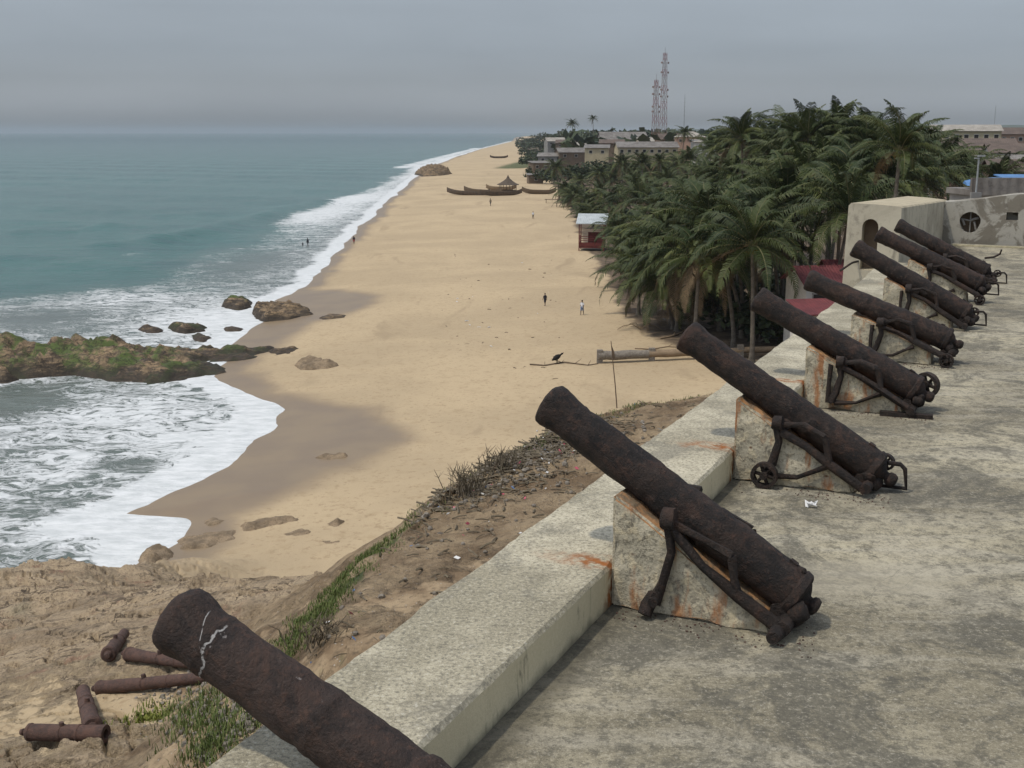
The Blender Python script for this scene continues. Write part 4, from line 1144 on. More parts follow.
for j, (px, py, D) in enumerate(rows_):
    if px >= 905:
        lb, gr = 'low dark green palm in the belt behind the end wall', 'palms behind the end wall'
    elif D >= 200:
        lb, gr = 'dark palm in the far crowded part of the grove towards the town', 'palms of the far grove'
    else:
        lb, gr = 'dark palm packed in the dense middle of the grove', 'palms of the dense grove'
    palm(px, py, D, lb, gr, sc_=rnd.uniform(1.1, 1.45) * (.82 if D > 200 else 1))
# a few low leafy bushes to close the understorey of the grove
def leafy(name, label, cat, c, rx, ry, rz, n, seed, group=None, trunk=0, leaf=.5, mat='broad'):
    r = random.Random(seed); base = Vector((c[0], c[1], gz(c[0], c[1]) - .05))
    root = empty(name, base, label, cat, group)
    mb = MB(); lobes = [(Vector((r.uniform(-.6, .6) * rx, r.uniform(-.6, .6) * ry, trunk + rz * r.uniform(.55, 1.3))), r.uniform(.35, .65)) for _ in range(9)]
    for _ in range(n):
        cc, rr = r.choice(lobes)
        a, b_ = r.uniform(0, 6.28), math.asin(r.uniform(-.6, 1))
        k_ = rr * r.uniform(.75, 1.08)
        q = cc + Vector((math.cos(a) * math.cos(b_) * rx * k_, math.sin(a) * math.cos(b_) * ry * k_, math.sin(b_) * rz * k_))
        d1 = Vector((r.uniform(-1, 1), r.uniform(-1, 1), r.uniform(-.6, .6))).normalized() * leaf * r.uniform(.6, 1.2); d2 = d1.cross(Vector((r.uniform(-1, 1), r.uniform(-1, 1), r.uniform(-1, 1)))).normalized() * leaf * .45
        mb.add([q - d1, q - d2, q + d1, q + d2], [(0, 1, 2, 3)], 0, r.random())
    mb.build('foliage', mat, root)
    tb = MB()
    for j in range(5):
        l, _r = lobes[j]
        tb.tube([(0, 0, 0), (l.x * .25, l.y * .25, trunk * .7 + l.z * .2), (l.x * .8, l.y * .8, l.z)], [.16 * rz / 3 + .03, .1 * rz / 3 + .02, .03], 6)
    tb.build('trunk', 'trunk', root)
    return root
for j, (px, py, D) in enumerate([(760, 318, 105), (720, 315, 112), (800, 300, 105), (690, 305, 125), (840, 285, 110), (660, 290, 150), (640, 268, 190), (880, 230, 110), (615, 240, 235), (590, 215, 300), (575, 200, 350), (700, 275, 140), (760, 260, 130), (820, 250, 120), (930, 200, 110), (965, 195, 125), (1000, 195, 130)]):
    p = at_dist(px, py, D)
    leafy('bush', 'dark bush in the shade under the palms' if px < 900 else 'green bush behind the end wall', 'bush', p, 5, 4, 2.3, 900, 50 + j, 'bushes under the palms' if px < 900 else 'bushes behind the end wall', leaf=.45)
# trees by the far beach and far skyline clump
for j, (px, py, D, rx, rz, tr, lab) in enumerate([
    (558, 131, 900, 14, 6, 5, 'hazy round tree at the left end of the far skyline clump'), (545, 135, 980, 10, 5, 2, 'low hazy tree beside the far shore'), (585, 134, 880, 12, 5, 2, 'low hazy tree under the slim lone palm'),
    (566, 134, 860, 12, 5, 3, 'hazy dark tree in the middle of the far clump'), (605, 135, 900, 12, 5, 1, 'low hazy tree right of the slim lone palm'), (577, 156, 415, 8, 4, 1, 'broad green tree below the low brown house'), (603, 156, 420, 8, 4, 1, 'broad green tree below the short yellow house'), (632, 157, 410, 6, 3, 1, 'broad green tree below the left end of the long yellow building'), (662, 156, 405, 6, 3, 1, 'broad green tree below the right end of the long yellow building'), (553, 150, 520, 7, 3, 1, 'green tree behind the brown beach huts'),
    (540, 157, 470, 6, 3, .5, 'green bush growing on the grassy spit by the beach'), (530, 148, 640, 6, 3, 1, 'small tree at the far end of the beach huts')]):
    p = at_dist(px, py, D); leafy('broadleaf_tree', lab, 'tree', p, rx, rx * .8, rz, 900, 90 + j, 'trees round the town', trunk=tr, leaf=1.1 if D > 700 else .7)
for j, (px, py) in enumerate([(552, 184), (549, 176), (543, 168), (536, 163), (529, 157), (525, 151), (530, 147), (540, 150), (548, 158), (556, 165), (536, 143), (546, 141), (524, 146)]):
    p = at_ground(px, py); sz = 2.2 + .0035 * p.y
    leafy('bush', 'scrubby bush along the landward edge of the far beach', 'bush', p, sz * 1.8, sz * 1.6, sz * .8, 420, 300 + j, 'bushes along the far beach', leaf=.35 + .0008 * p.y)
# fallen dead fronds beside the wall foot
for j, (px, py) in enumerate([(752, 310), (765, 318), (640, 330)]):
    p = Vector(at_ground(px, py)) + Vector((0, 0, .1))
    mb = MB(); 
    for q in range(5):
        a = q * 1.3 + j; pts = [Vector((0, 0, 0)), Vector((math.cos(a) * .8, math.sin(a) * .8, .5)), Vector((math.cos(a) * 1.7, math.sin(a) * 1.7, .35)), Vector((math.cos(a) * 2.3, math.sin(a) * 2.3, .02))]
        mb.tube(pts, [.05, .04, .03, .015], 5)
        for w in range(12):
            f_ = .25 + .06 * w; qq = pts[1].lerp(pts[3], f_); s_ = Vector((-math.sin(a), math.cos(a), -.2)) * (1 if w % 2 else -1) * .5
            mb.add([qq, qq + Vector((.06, .06, 0)), qq + s_ + Vector((math.cos(a), math.sin(a), 0)) * .3], [(0, 1, 2)])
    o = mb.build('palm_litter', 'dead', loc=p); tag(o, ['heap of dead palm fronds left of the muzzles', 'heap of dead palm fronds just above the whitewashed house', 'heap of dead fronds in the shade at the sand edge'][j], 'dead fronds', 'dead palm fronds')

# ------------------------------------------------------------------ buildings
def house(name, label, px, py, D, w, d, h, rz=0, wall='brownwall', roof='roof_grey', kind='gable', nw=3, st=1, group=None, rh=1.6, cat='house', sink=3.0, zb=None, ov=.5):
    """pixel = middle of the eaves line"""
    e = at_dist(px, py, D)
    z0 = gz(e[0], e[1]) if zb is None else zb
    h = max(h, e[2] - z0) if zb is None else h
    base = Vector((e[0], e[1], e[2] - h))
    root = empty(name, base, label, cat, group, R(rz))
    mb = MB(); mb.box((0, 0, h / 2), (w, d, h)); 
    if kind == 'gable':
        for sx in (-1, 1): mb.prism([(sx * w / 2, -d / 2, h), (sx * w / 2, d / 2, h), (sx * w / 2, 0, h + rh)], (-sx * .2, 0, 0))
    mb.build('wall', wall, root)
    mb = MB(); o_ = ov
    if kind == 'gable':
        sl = rh / (d / 2)
        for sg in (-1, 1):
            ye = sg * (d / 2 + o_)
            mb.prism([(-w / 2 - o_, ye, h - o_ * sl + .06), (-w / 2 - o_, 0, h + rh + .06), (w / 2 + o_, 0, h + rh + .06), (w / 2 + o_, ye, h - o_ * sl + .06)], (0, 0, .1))
    elif kind == 'hip':
        a = [(-w / 2 - o_, -d / 2 - o_, h + .02), (w / 2 + o_, -d / 2 - o_, h + .02), (w / 2 + o_, d / 2 + o_, h + .02), (-w / 2 - o_, d / 2 + o_, h + .02)]
        rl = max(.5, (w - d) / 2)
        mb.add(a + [(-rl, 0, h + rh), (rl, 0, h + rh)], [(0, 1, 5, 4), (1, 2, 5), (2, 3, 4, 5), (3, 0, 4), (3, 2, 1, 0)])
    elif kind == 'shed':
        mb.prism([(-w / 2 - o_, -d / 2 - o_, h + .03), (w / 2 + o_, -d / 2 - o_, h + .03), (w / 2 + o_, d / 2 + o_, h + rh), (-w / 2 - o_, d / 2 + o_, h + rh)], (0, 0, .1))
    else:
        mb.box((0, 0, h + .15), (w + .3, d + .3, .3)); mb.box((0, -d / 2, h + .6), (w + .3, .2, .6))
    mb.build('roof', roof, root)
    for s_ in range(st):
        zc = h - (s_ + .5) * 3.0 if st > 1 else h - 1.4
        for i in range(nw):
            xx = -w / 2 + w * (i + .5) / nw
            mb = MB(); ww = min(1.2, w / nw * .5)
            for b_ in ((0, 0, .56, ww + .16, .1, .12), (0, 0, -.56, ww + .2, .12, .1), (-ww / 2, 0, 0, .08, .08, 1.1), (ww / 2, 0, 0, .08, .08, 1.1)):
                mb.box(b_[:3], b_[3:])
            f = mb.build('window', 'white' if wall != 'white' else 'greywall', root, loc=(xx, -d / 2 - .03, zc))
            mb = MB(); mb.box((0, .0, 0), (ww - .06, .04, 1.0)); mb.build('pane', 'dark', f)
    return root
HG = 'houses of the town behind the beach'
house('house', 'long yellow building with a row of dark windows behind the grove', 646, 147, 430, 22, 9, 7, 4, 'cream', 'roof_grey', 'gable', 8, 1, HG, 1.8)
house('house', 'short yellow house with a grey roof left of the long yellow building', 597, 148, 450, 9, 8, 6, -6, 'cream', 'roof_grey', 'shed', 2, 1, HG, 1.2)
house('house', 'wide house under the biggest grey roof on the skyline', 622, 139, 560, 22, 12, 7, 8, 'greywall', 'roof_grey', 'gable', 4, 1, HG, 3.2)
house('house', 'low brown house with a dark rusty roof left of the yellow house', 574, 152, 480, 14, 8, 5, 10, 'brownwall', 'roof_grey', 'gable', 3, 1, HG, 1.6)
house('house', 'grey roofed house behind the low brown house', 583, 145, 600, 14, 8, 5, -8, 'greywall', 'roof_pale', 'gable', 3, 1, HG, 1.5)
house('house', 'rusty roofed house right under the lattice masts', 672, 139, 520, 13, 9, 6, 12, 'brownwall', 'roof_rust', 'gable', 3, 1, HG, 2.2)
house('house', 'pink walled house with a pale hipped roof right of the masts', 690, 137, 480, 12, 9, 6, -5, 'pinkwall', 'roof_pale', 'hip', 3, 1, HG, 2.2)
house('house', 'small white house half hidden by palms right of the masts', 704, 142, 420, 8, 7, 5, 5, 'white', 'roof_pale', 'shed', 2, 1, HG, .8)
house('house', 'pale roofed house far left of the town by the shore', 556, 141, 720, 13, 8, 5, 15, 'greywall', 'roof_pale', 'gable', 3, 1, HG, 2)
house('house', 'hazy low house between the far clump and the grey roofs', 570, 143, 690, 16, 8, 5, -10, 'brownwall', 'roof_rust', 'gable', 3, 1, HG, 1.8)
house('hut', 'brown plank hut with pale posts, larger of the two beach huts', 539, 163, 470, 7, 6, 4, 18, 'brownwall', 'roof_grey', 'shed', 2, 1, 'huts at the edge of the beach', .7, 'hut')
house('hut', 'small low brown hut at the foot of the larger beach hut', 535, 175, 440, 5.5, 4, 2.4, 10, 'brownwall', 'roof_grey', 'shed', 1, 1, 'huts at the edge of the beach', .5, 'hut')
house('hut', 'grey hut in the trees behind the two beach huts', 549, 156, 480, 8, 6, 4, -12, 'greywall', 'roof_grey', 'gable', 2, 1, 'huts at the edge of the beach', 1.2, 'hut')
# right hand town
house('apartment_building', 'big cream two storey building with many windows, on the right skyline', 964, 131, 330, 18, 12, 9, -14, 'cream', 'roof_pale', 'gable', 7, 2, HG, 1.6, 'building')
house('apartment_building', 'long pale building with a brown roof right of the cream building', 1000, 134, 360, 16, 10, 9, 6, 'pinkwall', 'roof_rust', 'gable', 6, 2, HG, 1.8, 'building')
house('house', 'brown roofed house stepping down below the cream building', 985, 146, 270, 12, 8, 7, -12, 'white', 'roof_rust', 'gable', 4, 1, HG, 1.6)
house('house', 'white house with a rusty roof at the right edge, below the long pale building', 1012, 152, 240, 10, 8, 7, -10, 'white', 'roof_rust', 'gable', 3, 1, HG, 1.6)
house('house', 'low brown house at the right edge just above the blue roof', 1020, 170, 170, 9, 7, 5, -10, 'brownwall', 'roof_rust', 'gable', 2, 1, HG, 1.4)
house('house', 'grey hazy house on the skyline at the right edge', 1024, 133, 420, 12, 8, 8, 10, 'greywall', 'roof_grey', 'gable', 4, 2, HG, 1.5)
house('house', 'white walled house with rusty roof among palms under the cream building', 948, 146, 280, 10, 8, 6, 8, 'white', 'roof_rust', 'gable', 3, 1, HG, 1.4)
house('house', 'tiny white house on the skyline just right of the palms', 936, 134, 420, 9, 7, 5, 8, 'white', 'roof_grey', 'gable', 3, 1, HG, 1.4)
house('house', 'flat roofed grey block between the cream building and the long pale building', 983, 137, 400, 8, 7, 6, -6, 'greywall', 'roof_grey', 'flat', 3, 2, HG, .5)
house('house', 'small pink house below the cream building, half behind palms', 962, 156, 220, 7, 6, 5, 12, 'pinkwall', 'roof_rust', 'gable', 2, 1, HG, 1.2)
house('house', 'pale house with a grey roof below the rusty roofed white house', 1000, 163, 190, 7, 6, 4.5, -16, 'white', 'roof_grey', 'gable', 2, 1, HG, 1.2)
house('house', 'low rusty roof in front of the widest grey roof on the skyline', 612, 143, 500, 10, 7, 4, -8, 'brownwall', 'roof_rust', 'gable', 2, 1, HG, 1.4)
house('house', 'pale low roof between the long yellow building and the masts', 650, 141, 540, 12, 7, 4, 6, 'cream', 'roof_pale', 'gable', 3, 1, HG, 1.5)
house('shed', 'open shed with a bright blue tin roof behind the end wall', 1036, 181, 95, 4.4, 4, 4, -8, 'white', 'roof_blue', 'shed', 1, 1, None, .35, 'shed')
# red roofed cottages under the merlon
house('cottage', 'cottage with a red tiled roof, left of the two below the merlon', 822, 280, 97, 4.6, 4.2, 4.5, 10, 'white', 'roof_red', 'gable', 2, 1, 'red roofed cottages below the castle', 1.1, 'cottage', ov=.4)
house('cottage', 'cottage with a red tiled roof tucked behind the cream merlon', 848, 272, 104, 4.2, 4, 4.8, 4, 'white', 'roof_red', 'gable', 2, 1, 'red roofed cottages below the castle', 1.0, 'cottage', ov=.4)
house('cottage', 'low red roofed lean-to in front of the two cottages', 826, 312, 88, 4.4, 3, 3.0, 10, 'white', 'roof_red', 'shed', 1, 1, 'red roofed cottages below the castle', .7, 'cottage', ov=.35)

# lattice masts
def mast(px, ytop, ybase, D, hw, label, seg=12):
    t = at_dist(px, ytop, D); b = at_dist(px, ybase, D)
    gzb = gz(b[0], b[1]); h = t[2] - gzb
    root = empty('radio_mast', (b[0], b[1], gzb), label, 'mast', 'lattice masts over the town', .4)
    for k_ in range(seg):
        mb = MB(); z0, z1 = h * k_ / seg, h * (k_ + 1) / seg
        a, c = hw * (1 - .55 * k_ / seg), hw * (1 - .55 * (k_ + 1) / seg)
        cn = [(-1, -1), (1, -1), (1, 1), (-1, 1)]
        for i in range(4):
            x0, y0 = cn[i]; x1, y1 = cn[(i + 1) % 4]
            mb.tube([(x0 * a, y0 * a, z0), (x0 * c, y0 * c, z1)], .11, 4)
            mb.tube([(x0 * a, y0 * a, z0), (x1 * c, y1 * c, z1)], .055, 4); mb.tube([(x1 * a, y1 * a, z0), (x0 * c, y0 * c, z1)], .055, 4)
            mb.tube([(x0 * c, y0 * c, z1), (x1 * c, y1 * c, z1)], .055, 4)
        mb.build('mast_section', 'mast_red' if k_ % 2 else 'mast_white', root)
    mb = MB()
    for k_ in (.55, .62, .8, .9):
        for s_ in (-1, 1): mb.tube([(s_ * hw, -.2, h * k_), (s_ * (hw + .7), -.5, h * k_)], [.55, .6], 10)
    mb.build('dish_antenna', 'mast_white', root)
    mb = MB(); mb.tube([(0, 0, h), (0, 0, h + 3)], .1, 5); mb.build('lightning_rod', 'steel_grey', root)
mast(655, 80, 134, 640, 1.6, 'shorter red and white lattice mast, left of the taller mast', 8)
mast(663, 53, 134, 660, 1.7, 'tallest red and white lattice mast over the town', 12)
def pole_mast(px, ytop, D, r_, label):
    t = at_dist(px, ytop, D); g_ = gz(t[0], t[1])
    root = empty('antenna_pole', (t[0], t[1], g_), label, 'antenna', None)
    mb = MB(); mb.tube([(0, 0, 0), (0, 0, (t[2] - g_) * .6), (0, 0, t[2] - g_)], [r_, r_ * .8, r_ * .4], 6); mb.build('pole', 'steel_grey', root)
    mb = MB()
    for k_ in range(5):
        z = (t[2] - g_) * (.6 + .08 * k_); mb.tube([(-r_ * 3, 0, z), (r_ * 3, 0, z)], r_ * .4, 4)
    mb.build('crossbar', 'steel_grey', root)
pole_mast(685, 94, 700, .22, 'thin grey antenna pole right of the lattice masts')
pole_mast(996, 105, 1500, .35, 'faint thin antenna on the right skyline')

# lamp post behind the end wall, with a small blue boat-like tarpaulin
b = P(34.9, -.35, PT + 1.3); 
root = empty('lamp_post', b - Vector((0, 0, 1.2)), 'slim grey lamp post rising behind the end wall', 'lamp post')
mb = MB(); mb.tube([(0, 0, 0), (0, 0, 2.45)], [.04, .03], 8); mb.build('pole', 'steel_grey', root, 60)
mb = MB(); mb.box((.08, 0, 2.5), (.24, .1, .06)); mb.box((-.08, 0, 2.42), (.14, .07, .04)); mb.build('lamp_head', 'steel_grey', root)
mb = MB(); mb.box((0, 0, 1.16), (.36, .12, .22)); mb.build('junction_box', 'greywall', root)
q = at_dist(990, 191.5, 62)
mb = MB(); vs = []; nx = 10
for i in range(nx + 1):
    f_ = i / nx
    for w_, z in ((-.5, 0), (-.2, .28), (.3, .34), (.6, .1)):
        vs.append(((f_ - .5) * 2.7, w_ * (.4 + 1.2 * math.sin(math.pi * min(max(f_, .05), .95))), z * (.5 + .6 * math.sin(math.pi * f_)) + .04 * math.sin(9 * f_ + w_ * 4)))
fs = [(i * 4 + j, i * 4 + j + 1, i * 4 + j + 5, i * 4 + j + 4) for i in range(nx) for j in range(3)] + [(i * 4 + 3, i * 4, i * 4 + 4, i * 4 + 7) for i in range(nx)]
fs += [(0, 1, 2, 3), tuple(nx * 4 + j for j in (3, 2, 1, 0))]
mb.add(vs, fs)
house('shed', 'low shed behind the end wall carrying the crumpled blue tarpaulin', 990, 194, 62, 3.2, 2.6, 3, 5, 'greywall', 'roof_grey', 'flat', 1, 1, None, .3, 'shed')
o = mb.build('tarpaulin', 'roof_blue', loc=(q[0], q[1], q[2] + .35), smooth=60); tag(o, 'crumpled blue tarpaulin on a shed just beyond the end wall', 'tarpaulin')

# ------------------------------------------------------------------ beach kiosk, pavilion, canoes
b = at_ground(592, 250)
root = empty('beach_kiosk', b, 'red wooden beach kiosk with a white tin roof by the palms', 'kiosk', None, R(-8))
w, d, h = 4.0, 3.6, 4.4
for sx in (-1, 1):
    for sy in (-1, 1):
        mb = MB(); mb.box((sx * w / 2, sy * d / 2, h / 2), (.16, .16, h)); mb.build('post', 'redwood', root)
mb = MB(); mb.prism([(-w / 2 - .5, -d / 2 - .6, h), (w / 2 + .5, -d / 2 - .6, h), (w / 2 + .5, d / 2 + .5, h + 1.3), (-w / 2 - .5, d / 2 + .5, h + 1.3)], (0, 0, .1)); mb.build('roof', 'roof_white', root)
mb = MB(); mb.box((0, 0, .7), (w + .1, d + .1, .12)); mb.box((0, -d / 2, .95), (w, .1, .9)); mb.box((-w / 2, 0, .95), (.1, d, .9)); mb.build('deck', 'redwood', root)
mb = MB()
for z in (1.7, 2.0, 2.35):
    mb.box((0, -d / 2 - .02, z), (w, .08, .1)); mb.box((-w / 2 - .02, 0, z), (.08, d, .1))
mb.build('railing', 'redwood', root)
mb = MB(); mb.box((.6, d / 2 - .1, 1.7), (w - 1.2, .1, 2.2)); mb.build('back_wall', 'redwood', root)

def canoe(label, a, b_, wid=1.3, dep=.9, mat='canoe'):
    pa, pb = at_ground(*a), at_ground(*b_)
    root = empty('canoe', (pa + pb) / 2, label, 'canoe', 'canoes drawn up on the beach', math.atan2(pb.y - pa.y, pb.x - pa.x))
    L = (pb - pa).length
    mb = MB(); n = 18; vs = []
    for i in range(n + 1):
        f_ = i / n; x = (f_ - .5) * L; e_ = abs(2 * f_ - 1)
        hw = wid / 2 * (1 - e_ ** 3) + .06; sh = .75 * e_ ** 4 * dep
        sec = [(-hw, dep + sh), (-hw * .92, dep * .45 + sh), (-hw * .5, .05 + sh * .9), (0, 0 + sh * .85), (hw * .5, .05 + sh * .9), (hw * .92, dep * .45 + sh), (hw, dep + sh),
               (hw - .07, dep + sh), (hw * .85 - .05, dep * .45 + sh), (0, .14 + sh * .9), (-hw * .85 + .05, dep * .45 + sh), (-hw + .07, dep + sh)]
        vs += [(x, y, z) for y, z in sec]
    m_ = 12; fs = [(i * m_ + j, i * m_ + (j + 1) % m_, (i + 1) * m_ + (j + 1) % m_, (i + 1) * m_ + j) for i in range(n) for j in range(m_)]
    fs += [tuple(range(m_)), tuple(range(n * m_ + m_ - 1, n * m_ - 1, -1))]
    mb.add(vs, fs); mb.build('hull', mat, root, 50)
    for q in (-.28, -.1, .1, .28):
        t_ = MB(); t_.box((q * L, 0, dep - .12), (.22, wid * .86, .06)); t_.build('thwart', 'palewood', root)
canoe('long dark canoe with the farthest seaward prow, left of the pavilion', (447, 195), (490, 195.5), 1.6, 1.3)
canoe('canoe whose raised prow stands between two others', (464, 193.3), (502, 194.2), 1.6, 1.3, 'wood')
canoe('canoe beached in front of the thatched pavilion', (480, 196.4), (522, 195), 1.6, 1.2)
canoe('canoe right of the pavilion with its prow towards it', (522, 194), (556, 194.2), 1.7, 1.3, 'wood')
canoe('short pale canoe lying behind the thatched pavilion', (486, 190.5), (516, 190), 1.5, 1.2, 'palewood')
canoe('small far canoe on the sand below the distant town', (490, 158.5), (508, 158), 1.8, 1.4)
b = at_ground(508, 193)
root = empty('pavilion', b, 'round open pavilion with a pointed dark thatched roof among canoes', 'pavilion')
mb = MB(); mb.lathe([(2.6, 3.6), (2.75, 3.5), (3.2, 2.5), (3.8, 1.5), (4.6, .6), (5.6, .1)], 20); mb.rough(.12, 1, 3); mb.build('thatched_roof', 'thatch', root)
for j in range(8):
    a = j * math.pi / 4 + .2; mb = MB(); mb.tube([(2.7 * math.cos(a), 2.7 * math.sin(a), 0), (2.7 * math.cos(a), 2.7 * math.sin(a), 2.9)], .11, 6); mb.build('post', 'wood', root)
mb = MB(); mb.lathe([(0, 2.8), (.9, 2.8), (.9, 2.65), (.05, 2.65)], 20); mb.build('low_wall', 'brownwall', root)
# low debris tables at the palm edge
for j, (px, py) in enumerate([(552, 203), (563, 207)]):
    b = at_ground(px, py); root = empty('bench_table', b, ['rough wooden table at the palm edge near the canoes', 'rough wooden table nearer the palms, behind the red kiosk'][j], 'table', 'rough tables on the beach')
    mb = MB(); mb.box((0, 0, 1.0), (4, 1.4, .12)); mb.build('top', 'wood', root)
    for sx in (-1.6, 1.6):
        for sy in (-.5, .5):
            mb = MB(); mb.box((sx, sy, .5), (.14, .14, 1)); mb.build('leg', 'wood', root)

# log barrier on the sand
b0, b1 = at_ground(598, 363), at_ground(775, 356)
root = empty('log_barrier', b0, 'long pale log barrier resting on short square posts across the sand', 'barrier')
v = b1 - b0
def bpt(f_, dz=0): return Vector((v.x * f_, v.y * f_, v.z * f_ + dz))
for f0, f1, mt, r_ in ((0, .28, 'stone', .38), (.28, .60, 'palewood', .34), (.60, 1.0, 'palewood', .26)):
    mb = MB(); mb.tube([bpt(f0 + (f1 - f0) * i / 6, .62 + .03 * math.sin(i * 2)) for i in range(7)], r_, 10); mb.rough(.05, 1.2, int(f0 * 10)); mb.build('log', mt, root, 60)
for f_ in (.01, .30, .57, .80):
    mb = MB(); mb.box(bpt(f_, .5), (.5, .5, 1.25)); mb.rough(.03, 2, 1); mb.build('post', 'stone', root)
# driftwood
def branch(label, pxs, r_, mat='wood', twigs=3, seed=0):
    pts = [at_ground(*p_) + Vector((0, 0, r_ * .7)) for p_ in pxs]; o0 = pts[0]
    r2 = random.Random(seed); mb = MB(); mb.tube([p_ - o0 for p_ in pts], [r_ * (1 - .6 * i / (len(pts) - 1)) for i in range(len(pts))], 7)
    for j in range(twigs):
        k_ = r2.randrange(1, len(pts)); q = pts[k_] - o0
        mb.tube([q, q + Vector((r2.uniform(-1.2, 1.2), r2.uniform(-.6, .6), r2.uniform(.1, .5)))], [r_ * .45, r_ * .15], 5)
    mb.rough(.03, 2, seed)
    o = mb.build('driftwood', mat, loc=o0, smooth=60); tag(o, label, 'driftwood', 'driftwood on the sand')
branch('long thin driftwood branch left of the log barrier', [(530, 365), (545, 366), (562, 363), (575, 364), (588, 366), (598, 364)], .08, 'wood', 6, 1)
branch('driftwood branch behind the log barrier', [(635, 349), (650, 350), (668, 347), (690, 349)], .07, 'palewood', 4, 2)
branch('thick fork of driftwood at the edge of the palm shade', [(660, 339), (672, 337), (684, 332)], .11, 'palewood', 4, 3)
branch('fallen palm stem lying in the dark shade', [(662, 322), (690, 326), (712, 330)], .25, 'trunk', 1, 4)
# dark bird on the driftwood
def bird(px, py):
    b = at_ground(px, py); 
    root = empty('vulture', b + Vector((0, 0, .12)), 'dark vulture standing on the thin driftwood branch', 'bird', None, .4)
    mb = MB(); mb.lathe([(-.55, .03), (-.42, .10), (-.2, .20), (.05, .22), (.24, .15), (.34, .08), (.46, .07), (.52, .085), (.60, .07), (.66, .025), (.74, .012)], 12, mat=Matrix.Translation((0, 0, .48)) @ Matrix.Rotation(R(62), 4, 'Y'))
    mb.rough(.02, 4, 2)
    for s_ in (-1, 1): mb.tube([(-.02, s_ * .08, .4), (.02, s_ * .09, .2), (0, s_ * .09, 0), (.12, s_ * .09, .01)], [.05, .025, .02, .015], 6)
    mb.build('body', 'hair', root, 60)
bird(557, 364)
# pole with a ragged pennant on the bank
b = at_ground(617, 408); tip = Vector(at_dist(611, 341, b.y - .1))
root = empty('flag_pole', b, 'thin leaning stick with a ragged brown pennant on the earth bank', 'flag')
mb = MB(); vv = tip - b; mb.tube([Vector((0, 0, -.1)), vv * .35 + Vector((.02, 0, 0)), vv * .7, vv], [.045, .04, .034, .026], 7); mb.build('stick', 'wood', root, 60)
mb = MB(); fl = [vv * .95, vv * .72, vv * .74 + Vector((.20, .02, 0)), vv * .84 + Vector((.16, .03, 0))]; mb.prism(fl, (0, .006, 0)); mb.build('pennant', 'wood', root)

# ------------------------------------------------------------------ people
def person(px, py, h, label, shirt, shorts, rz=0, stride=.16, bare=False):
    b = at_ground(px, py)
    if b.z < .1: b.z = .02
    root = empty('person', b, label, 'person', 'people on the beach', rz)
    s_ = h / 1.7
    V = [(0, 0, .93, .135, .10), (0, .0, 1.15, .13, .10), (0, 0, 1.36, .16, .10), (0, 0, 1.46, .06, .06), (0, .01, 1.53, .055, .055), (0, .015, 1.60, .085, .095), (0, .01, 1.68, .06, .07)]
    E_ = [(0, 1), (1, 2), (2, 3), (3, 4), (4, 5), (5, 6)]
    for sg in (-1, 1):
        k_ = len(V); V += [(sg * .09, 0, .86, .085, .085), (sg * .10, sg * stride * .5, .48, .06, .06), (sg * .10, sg * stride - .03, .10, .04, .04), (sg * .10, sg * stride + .10, .03, .035, .03)]
        E_ += [(0, k_), (k_, k_ + 1), (k_ + 1, k_ + 2), (k_ + 2, k_ + 3)]
        k_ = len(V); V += [(sg * .19, 0, 1.38, .055, .055), (sg * .24, -sg * stride * .4, 1.10, .042, .042), (sg * .23, -sg * stride * .8 + .06, .84, .032, .032), (sg * .23, -sg * stride * .8 + .09, .74, .035, .022)]
        E_ += [(2, k_), (k_, k_ + 1), (k_ + 1, k_ + 2), (k_ + 2, k_ + 3)]
    me = bpy.data.meshes.new('body'); me.from_pydata([(x * s_, y * s_, z * s_) for x, y, z, _, _ in V], E_, [])
    o = link('body', me); sk = o.modifiers.new('s', 'SKIN')
    for i, v_ in enumerate(V): me.skin_vertices[0].data[i].radius = (v_[3] * s_, v_[4] * s_)
    me.skin_vertices[0].data[0].use_root = True
    ss = o.modifiers.new('d', 'SUBSURF'); ss.levels = 1
    dg = bpy.context.evaluated_depsgraph_get(); m2 = bpy.data.meshes.new_from_object(o.evaluated_get(dg)); o.modifiers.clear(); o.data = m2
    m2.materials.clear(); m2.materials.append(M['skin']); m2.polygons.foreach_set('use_smooth', [True] * len(m2.polygons)); o.parent = root
    mb = MB(); mb.lathe([(1.62 * s_, .098 * s_), (1.68 * s_, .085 * s_), (1.725 * s_, .04 * s_)], 12, mat=Matrix.Translation((0, -.005, 0))); mb.build('hair', 'hair', root, 60)
    if not bare:
        mb = MB(); n = 12; vs = []
        for z, a, c_ in ((.86, .185, .15), (1.1, .17, .135), (1.3, .20, .135), (1.44, .13, .09)):
            vs += [(a * math.cos(6.283 * j / n) * s_, c_ * math.sin(6.283 * j / n) * s_, z * s_) for j in range(n)]
        fs = [(i * n + j, i * n + (j + 1) % n, (i + 1) * n + (j + 1) % n, (i + 1) * n + j) for i in range(3) for j in range(n)]
        mb.add(vs, fs)
        for sg in (-1, 1): mb.tube([(sg * .15 * s_, 0, 1.38 * s_), (sg * .225 * s_, -sg * stride * .25 * s_, 1.17 * s_)], [.075 * s_, .065 * s_], 9)
        mb.build('shirt', shirt, root, 60)
    mb = MB()
    mb.tube([(0, 0, .84 * s_), (0, 0, 1.0 * s_)], [.165 * s_, .155 * s_], 12)
    for sg in (-1, 1): mb.tube([(sg * .085 * s_, 0, .88 * s_), (sg * .10 * s_, sg * stride * .42 * s_, .52 * s_)], [.10 * s_, .09 * s_], 10)
    mb.build('shorts', shorts, root, 60)
    return root
person(545, 306, 1.45, 'person in dark clothes standing on the sand, left of one in white', 'cloth_dark', 'cloth_dark', .6)
person(582, 315, 1.6, 'person in a white shirt walking on the sand', 'cloth_white', 'cloth_blue', 2.6)
